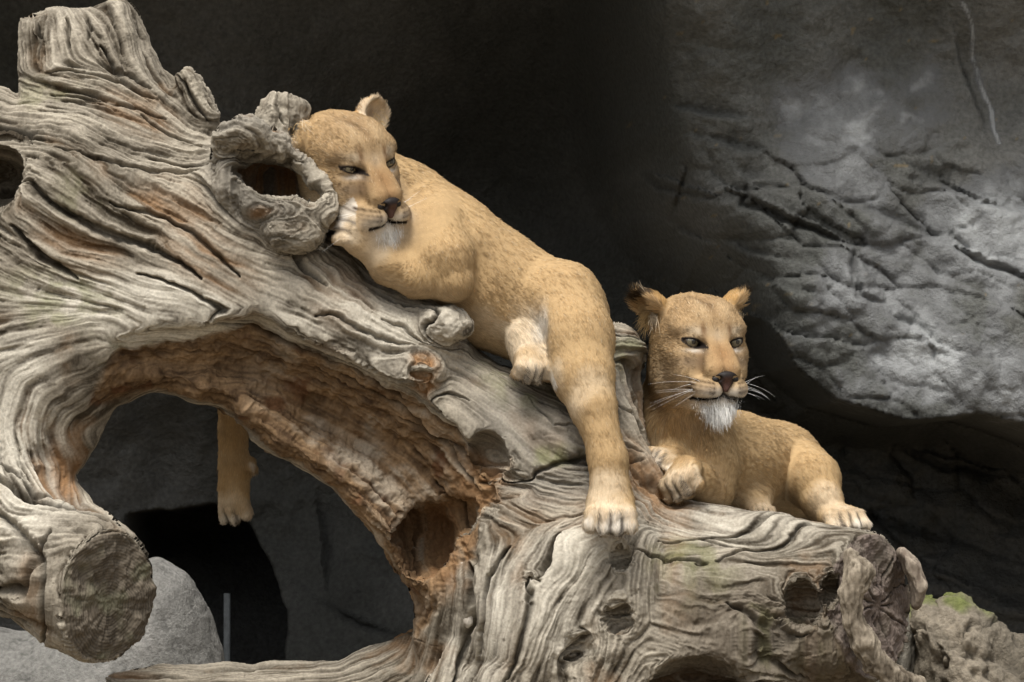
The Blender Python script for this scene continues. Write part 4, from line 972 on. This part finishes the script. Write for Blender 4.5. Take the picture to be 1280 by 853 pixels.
        # chin beard and ear tufts
        def tuft(nm, c, spread, dirs, cnt, ln, colr, jit=0.25, rad=0.0005):
            p = np.asarray(c) + r.standard_normal((cnt, 3)) * np.asarray(spread); d = nrm(dirs) + r.standard_normal((cnt, 3)) * jit; d /= np.linalg.norm(d, axis=1, keepdims=True)
            cl = np.clip(np.asarray(colr) * (0.75 + 0.4 * r.random((cnt, 1))), 0, 0.95)
            hair_object(nm, W(p), d @ Rm, np.tile((0, 0, -0.25), (cnt, 1)), ln * (0.25 + 0.95 * r.random(cnt)) * np.exp(-0.5 * np.sum(((p - np.asarray(c)) / np.asarray(spread))[:, :1] ** 2, 1) * 0.5), np.full(cnt, rad), cl, np.tile(np.array((0, 0.8, 0.5)) @ Rm, (cnt, 1)), M_FUR, root, 5)
        tuft('chin_beard', (0, 0.128, -0.124), (0.019, 0.013, 0.011), (0, 0.34, -1), 5200, 0.034, (0.86, 0.84, 0.80), 0.24, 0.00038)
        for s in (-1, 1):
            E, w, ef, eu, hgt = self.ears[(s + 1) // 2]
            side = w if np.dot(w, (s, 0, 0)) > 0 else -w
            tuft('ear_tuft', E + eu * 0.012 + ef * 0.010 + side * 0.012, (0.012, 0.010, 0.014), side * 0.8 + ef * 0.35 - eu * 0.25, int(420 * self.tufts), 0.042 * (0.4 + 0.6 * self.tufts), (0.55, 0.38, 0.18), 0.3)
            tuft('ear_tuft', E + eu * 0.0 + ef * 0.016 - side * 0.012, (0.010, 0.008, 0.010), side * 0.5 + ef * 0.3 - eu * 0.7, int(260 * self.tufts), 0.032, (0.68, 0.56, 0.40), 0.3)

def aim(yaw, pitch, roll):
    y, p, r = (math.radians(a) for a in (yaw, pitch, roll))
    f = np.array([math.sin(y) * math.cos(p), -math.cos(y) * math.cos(p), -math.sin(p)])
    rt = nrm(np.cross((0, 0, 1), f)); u = np.cross(f, rt)
    u2 = u * math.cos(r) + rt * math.sin(r)
    return f, u2
def head_centre(px, py, y, f, u, eye=(0, 0.085, 0.019)):      # place the head so that the point between the eyes sits at px, py
    r, f2, u2 = frame(f, u); return P(px, py, y) - (np.array(eye) @ np.array([r, f2, u2]))

def lion_on_trunk():
    L = Lion(P(240, 700, -0.46), P(815, 105, 0.42))
    L.chain([(470,232,.0,46),(505,262,.02,54),(550,310,.0,69),(616,362,.0,70),(676,392,-.01,61),(708,404,-.02,54)], 0.05)
    L.bone(P(540,298,-.04), P(575,328,-.07), 50*S, 54*S, 0.04)
    # hind leg hanging over the front of the trunk
    L.chain([(702,385,-.08,54),(716,425,-.15,48),(729,470,-.21,35),(741,510,-.255,25)], 0.032); L.g.ell(P(703,352,-.06), (.05,.06,.03), None, .05); L.g.ell(P(540,262,-.07), (.05,.045,.05), None, .03); L.g.ell(P(657,400,-.185), (.030,.035,.085), nrm3(-0.5), .05, 'cut'); L.g.ell(P(600,330,-.185), (.028,.03,.09), nrm3(0.6), .06, 'cut')
    L.chain([(742,510,-.25,24),(752,543,-.275,18),(760,575,-.285,20),(763,615,-.295,20.5),(763,628,-.30,22)], 0.035)
    L.paw(P(763,628,-.305), (-0.02,-0.80,-0.60), (0,-0.55,0.83), 1.12, 0.02)
    # tucked hind foot showing below the belly
    L.chain([(655,425,-.12,22),(662,450,-.17,19)], 0.02)
    L.paw(P(664,444,-.19), (0.12,-0.62,-0.78), (0.25,-0.75,0.60), 0.86, 0.012, curl=0.35)
    # near foreleg folded under the chin
    L.chain([(540,292,-.10,46),(556,325,-.165,36),(566,350,-.18,24)], 0.014)
    L.chain([(566,354,-.175,20),(520,349,-.185,20),(486,334,-.195,19),(462,312,-.21,18)], 0.03); L.bone(P(480,285,-.10), P(535,325,-.12), 30*S, 40*S, 0.05)
    L.paw(P(455,304,-.225), (-0.62,-0.30,0.72), (0.35,-0.88,0.30), 0.92, 0.014, curl=0.25)
    # far foreleg hanging down behind the trunk
    L.chain([(500,300,.10,45),(420,390,.24,32),(345,450,.30,27),(294,508,.31,22)], 0.03)
    L.chain([(294,505,.31,22),(288,545,.31,20),(291,585,.31,23),(287,605,.31,23)], 0.015)
    L.paw(P(287,606,.305), (-0.06,-0.12,-0.98), (-0.35,-0.92,0.1), 1.08, 0.012, curl=0.0)
    L.bone(P(312,577,.30), P(316,584,.29), 7*S, 5*S, 0.008)
    # far hind leg and tail on the far side
    L.chain([(690,395,.08,52),(700,450,.20,38),(690,520,.27,26)], 0.04)
    L.chain([(735,385,.06,18),(760,430,.22,13),(765,520,.30,11),(750,610,.32,10)], 0.02)
    f, u = aim(38, 12, -10)
    L.head(head_centre(460, 206, -0.205, f, u), f, u, (((-.55,-.85,-.1), (-.45,.3,.8), .032), ((.55,-.05,.85), (.22,.97,0), .050)), lid=0.0046, tufts=0.18)
    for p, rad, c, s in ((P(665,420,-.15), .10, CREAM, .9), (P(635,435,-.15), .09, CREAM, .75), (P(600,418,-.15), .08, CREAM, .6), (P(675,405,-.17), .05, WHITE, .6), (P(662,470,-.22), .05, WHITE, .8), (P(690,440,-.18), .06, CREAM, .7), (P(752,610,-.33), .07, CREAM, .6), (P(706,468,-.22), .06, CREAM, .8), (P(722,505,-.27), .05, CREAM, .6), (P(738,480,-.27), .06, CREAM, .4),
                         (P(470,318,-.22), .05, CREAM, .5), (P(315,580,.27), .022, WHITE, 1), (P(638,432,-.17), .008, BLACK * 2, 1.2), (P(480,330,-.2), .03, WHITE, .6)): L.paint.append((p, rad, c, s))
    for p, rad, ln in ((P(650,430,-.15), .10, .020), (P(500,300,-.15), .10, .016), (P(760,590,-.3), .10, .009), (P(290,580,.3), .14, .009), (P(316,584,.29), .02, .016)): L.lens.append((p, rad, ln))
    return L.finish('lioness', 'lioness draped along the sloping trunk, chin on her forepaw and one hind leg dangling', 330000, 5, P(620, 430, 0))
def lion_behind_trunk():
    L = Lion(P(755, 720, -0.22), P(1120, 335, 0.80))
    L.chain([(858,470,.10,48),(850,520,.16,50),(860,575,.20,58)], 0.05)
    L.bone(P(842,540,.16), P(868,600,.12), 46*S, 48*S, 0.05)
    L.chain([(868,575,.22,58),(915,582,.36,60),(965,592,.50,58),(1000,600,.56,50)], 0.05)
    L.bone(P(890,545,.28), P(985,565,.52), 32*S, 30*S, 0.05)
    # forelegs: one elbow out with the paw turned in, the other paw just showing
    L.chain([(884,552,.10,36),(892,585,.05,31),(890,614,.02,25)], 0.014)
    L.chain([(890,612,.02,25),(872,602,-.04,22),(858,590,-.09,20)], 0.02)
    L.paw(P(856,590,-.10), (-0.30,-0.80,-0.50), (-0.60,-0.40,0.68), 1.05, 0.012, curl=0.35)
    L.chain([(845,585,.08,30),(834,578,-.02,20)], 0.03)
    L.paw(P(836,574,-.03), (-0.55,-0.75,0.1), (0.2,-0.3,0.93), 0.8, 0.012, curl=0.3)
    # haunch and hind foot
    L.chain([(1000,588,.44,40),(1014,600,.39,38),(1027,625,.34,27),(1040,645,.31,20)], 0.010)
    L.paw(P(1046,645,.30), (0.35,-0.92,-0.15), (0,-0.15,0.98), 1.05, 0.014)
    L.chain([(930,610,.34,40),(948,640,.24,16)], 0.03)
    L.paw(P(948,636,.24), (0.2,-0.95,-0.2), (0,-.2,.98), 0.6, 0.01)
    L.chain([(1010,620,.62,16),(1040,690,.70,10),(1060,760,.72,9)], 0.02)
    f, u = aim(20, 5, 0)
    L.head(head_centre(891, 427, -0.05, f, u), f, u, (((-.70,-.15,.70), (-.90,.15,-.40), .052), ((.62,-.25,.72), (.95,.25,-.3), .050)), lid=0.0072, tufts=1.0)
    for p, rad, c, s in ((P(930,610,.3), .08, CREAM, .6), (P(1035,622,.30), .06, CREAM, .6), (P(950,640,.25), .06, CREAM, .6), (P(870,520,.05), .05, CREAM, .3), (P(825,545,.1), .05, CREAM, .35), (P(1000,625,.42), .03, DARKTAN, .5), (P(890,600,-.02), .05, DARKTAN, .35)): L.paint.append((p, rad, c, s))
    for p, rad, ln in ((P(850,530,.08), .15, .022), (P(930,600,.3), .1, .016)): L.lens.append((p, rad, ln))
    return L.finish('lioness', 'alert lioness resting behind the trunk with her head raised and dark tipped ears', 280000, 9, P(930, 650, 0.3), 1.03)
lion_on_trunk()
lion_behind_trunk()
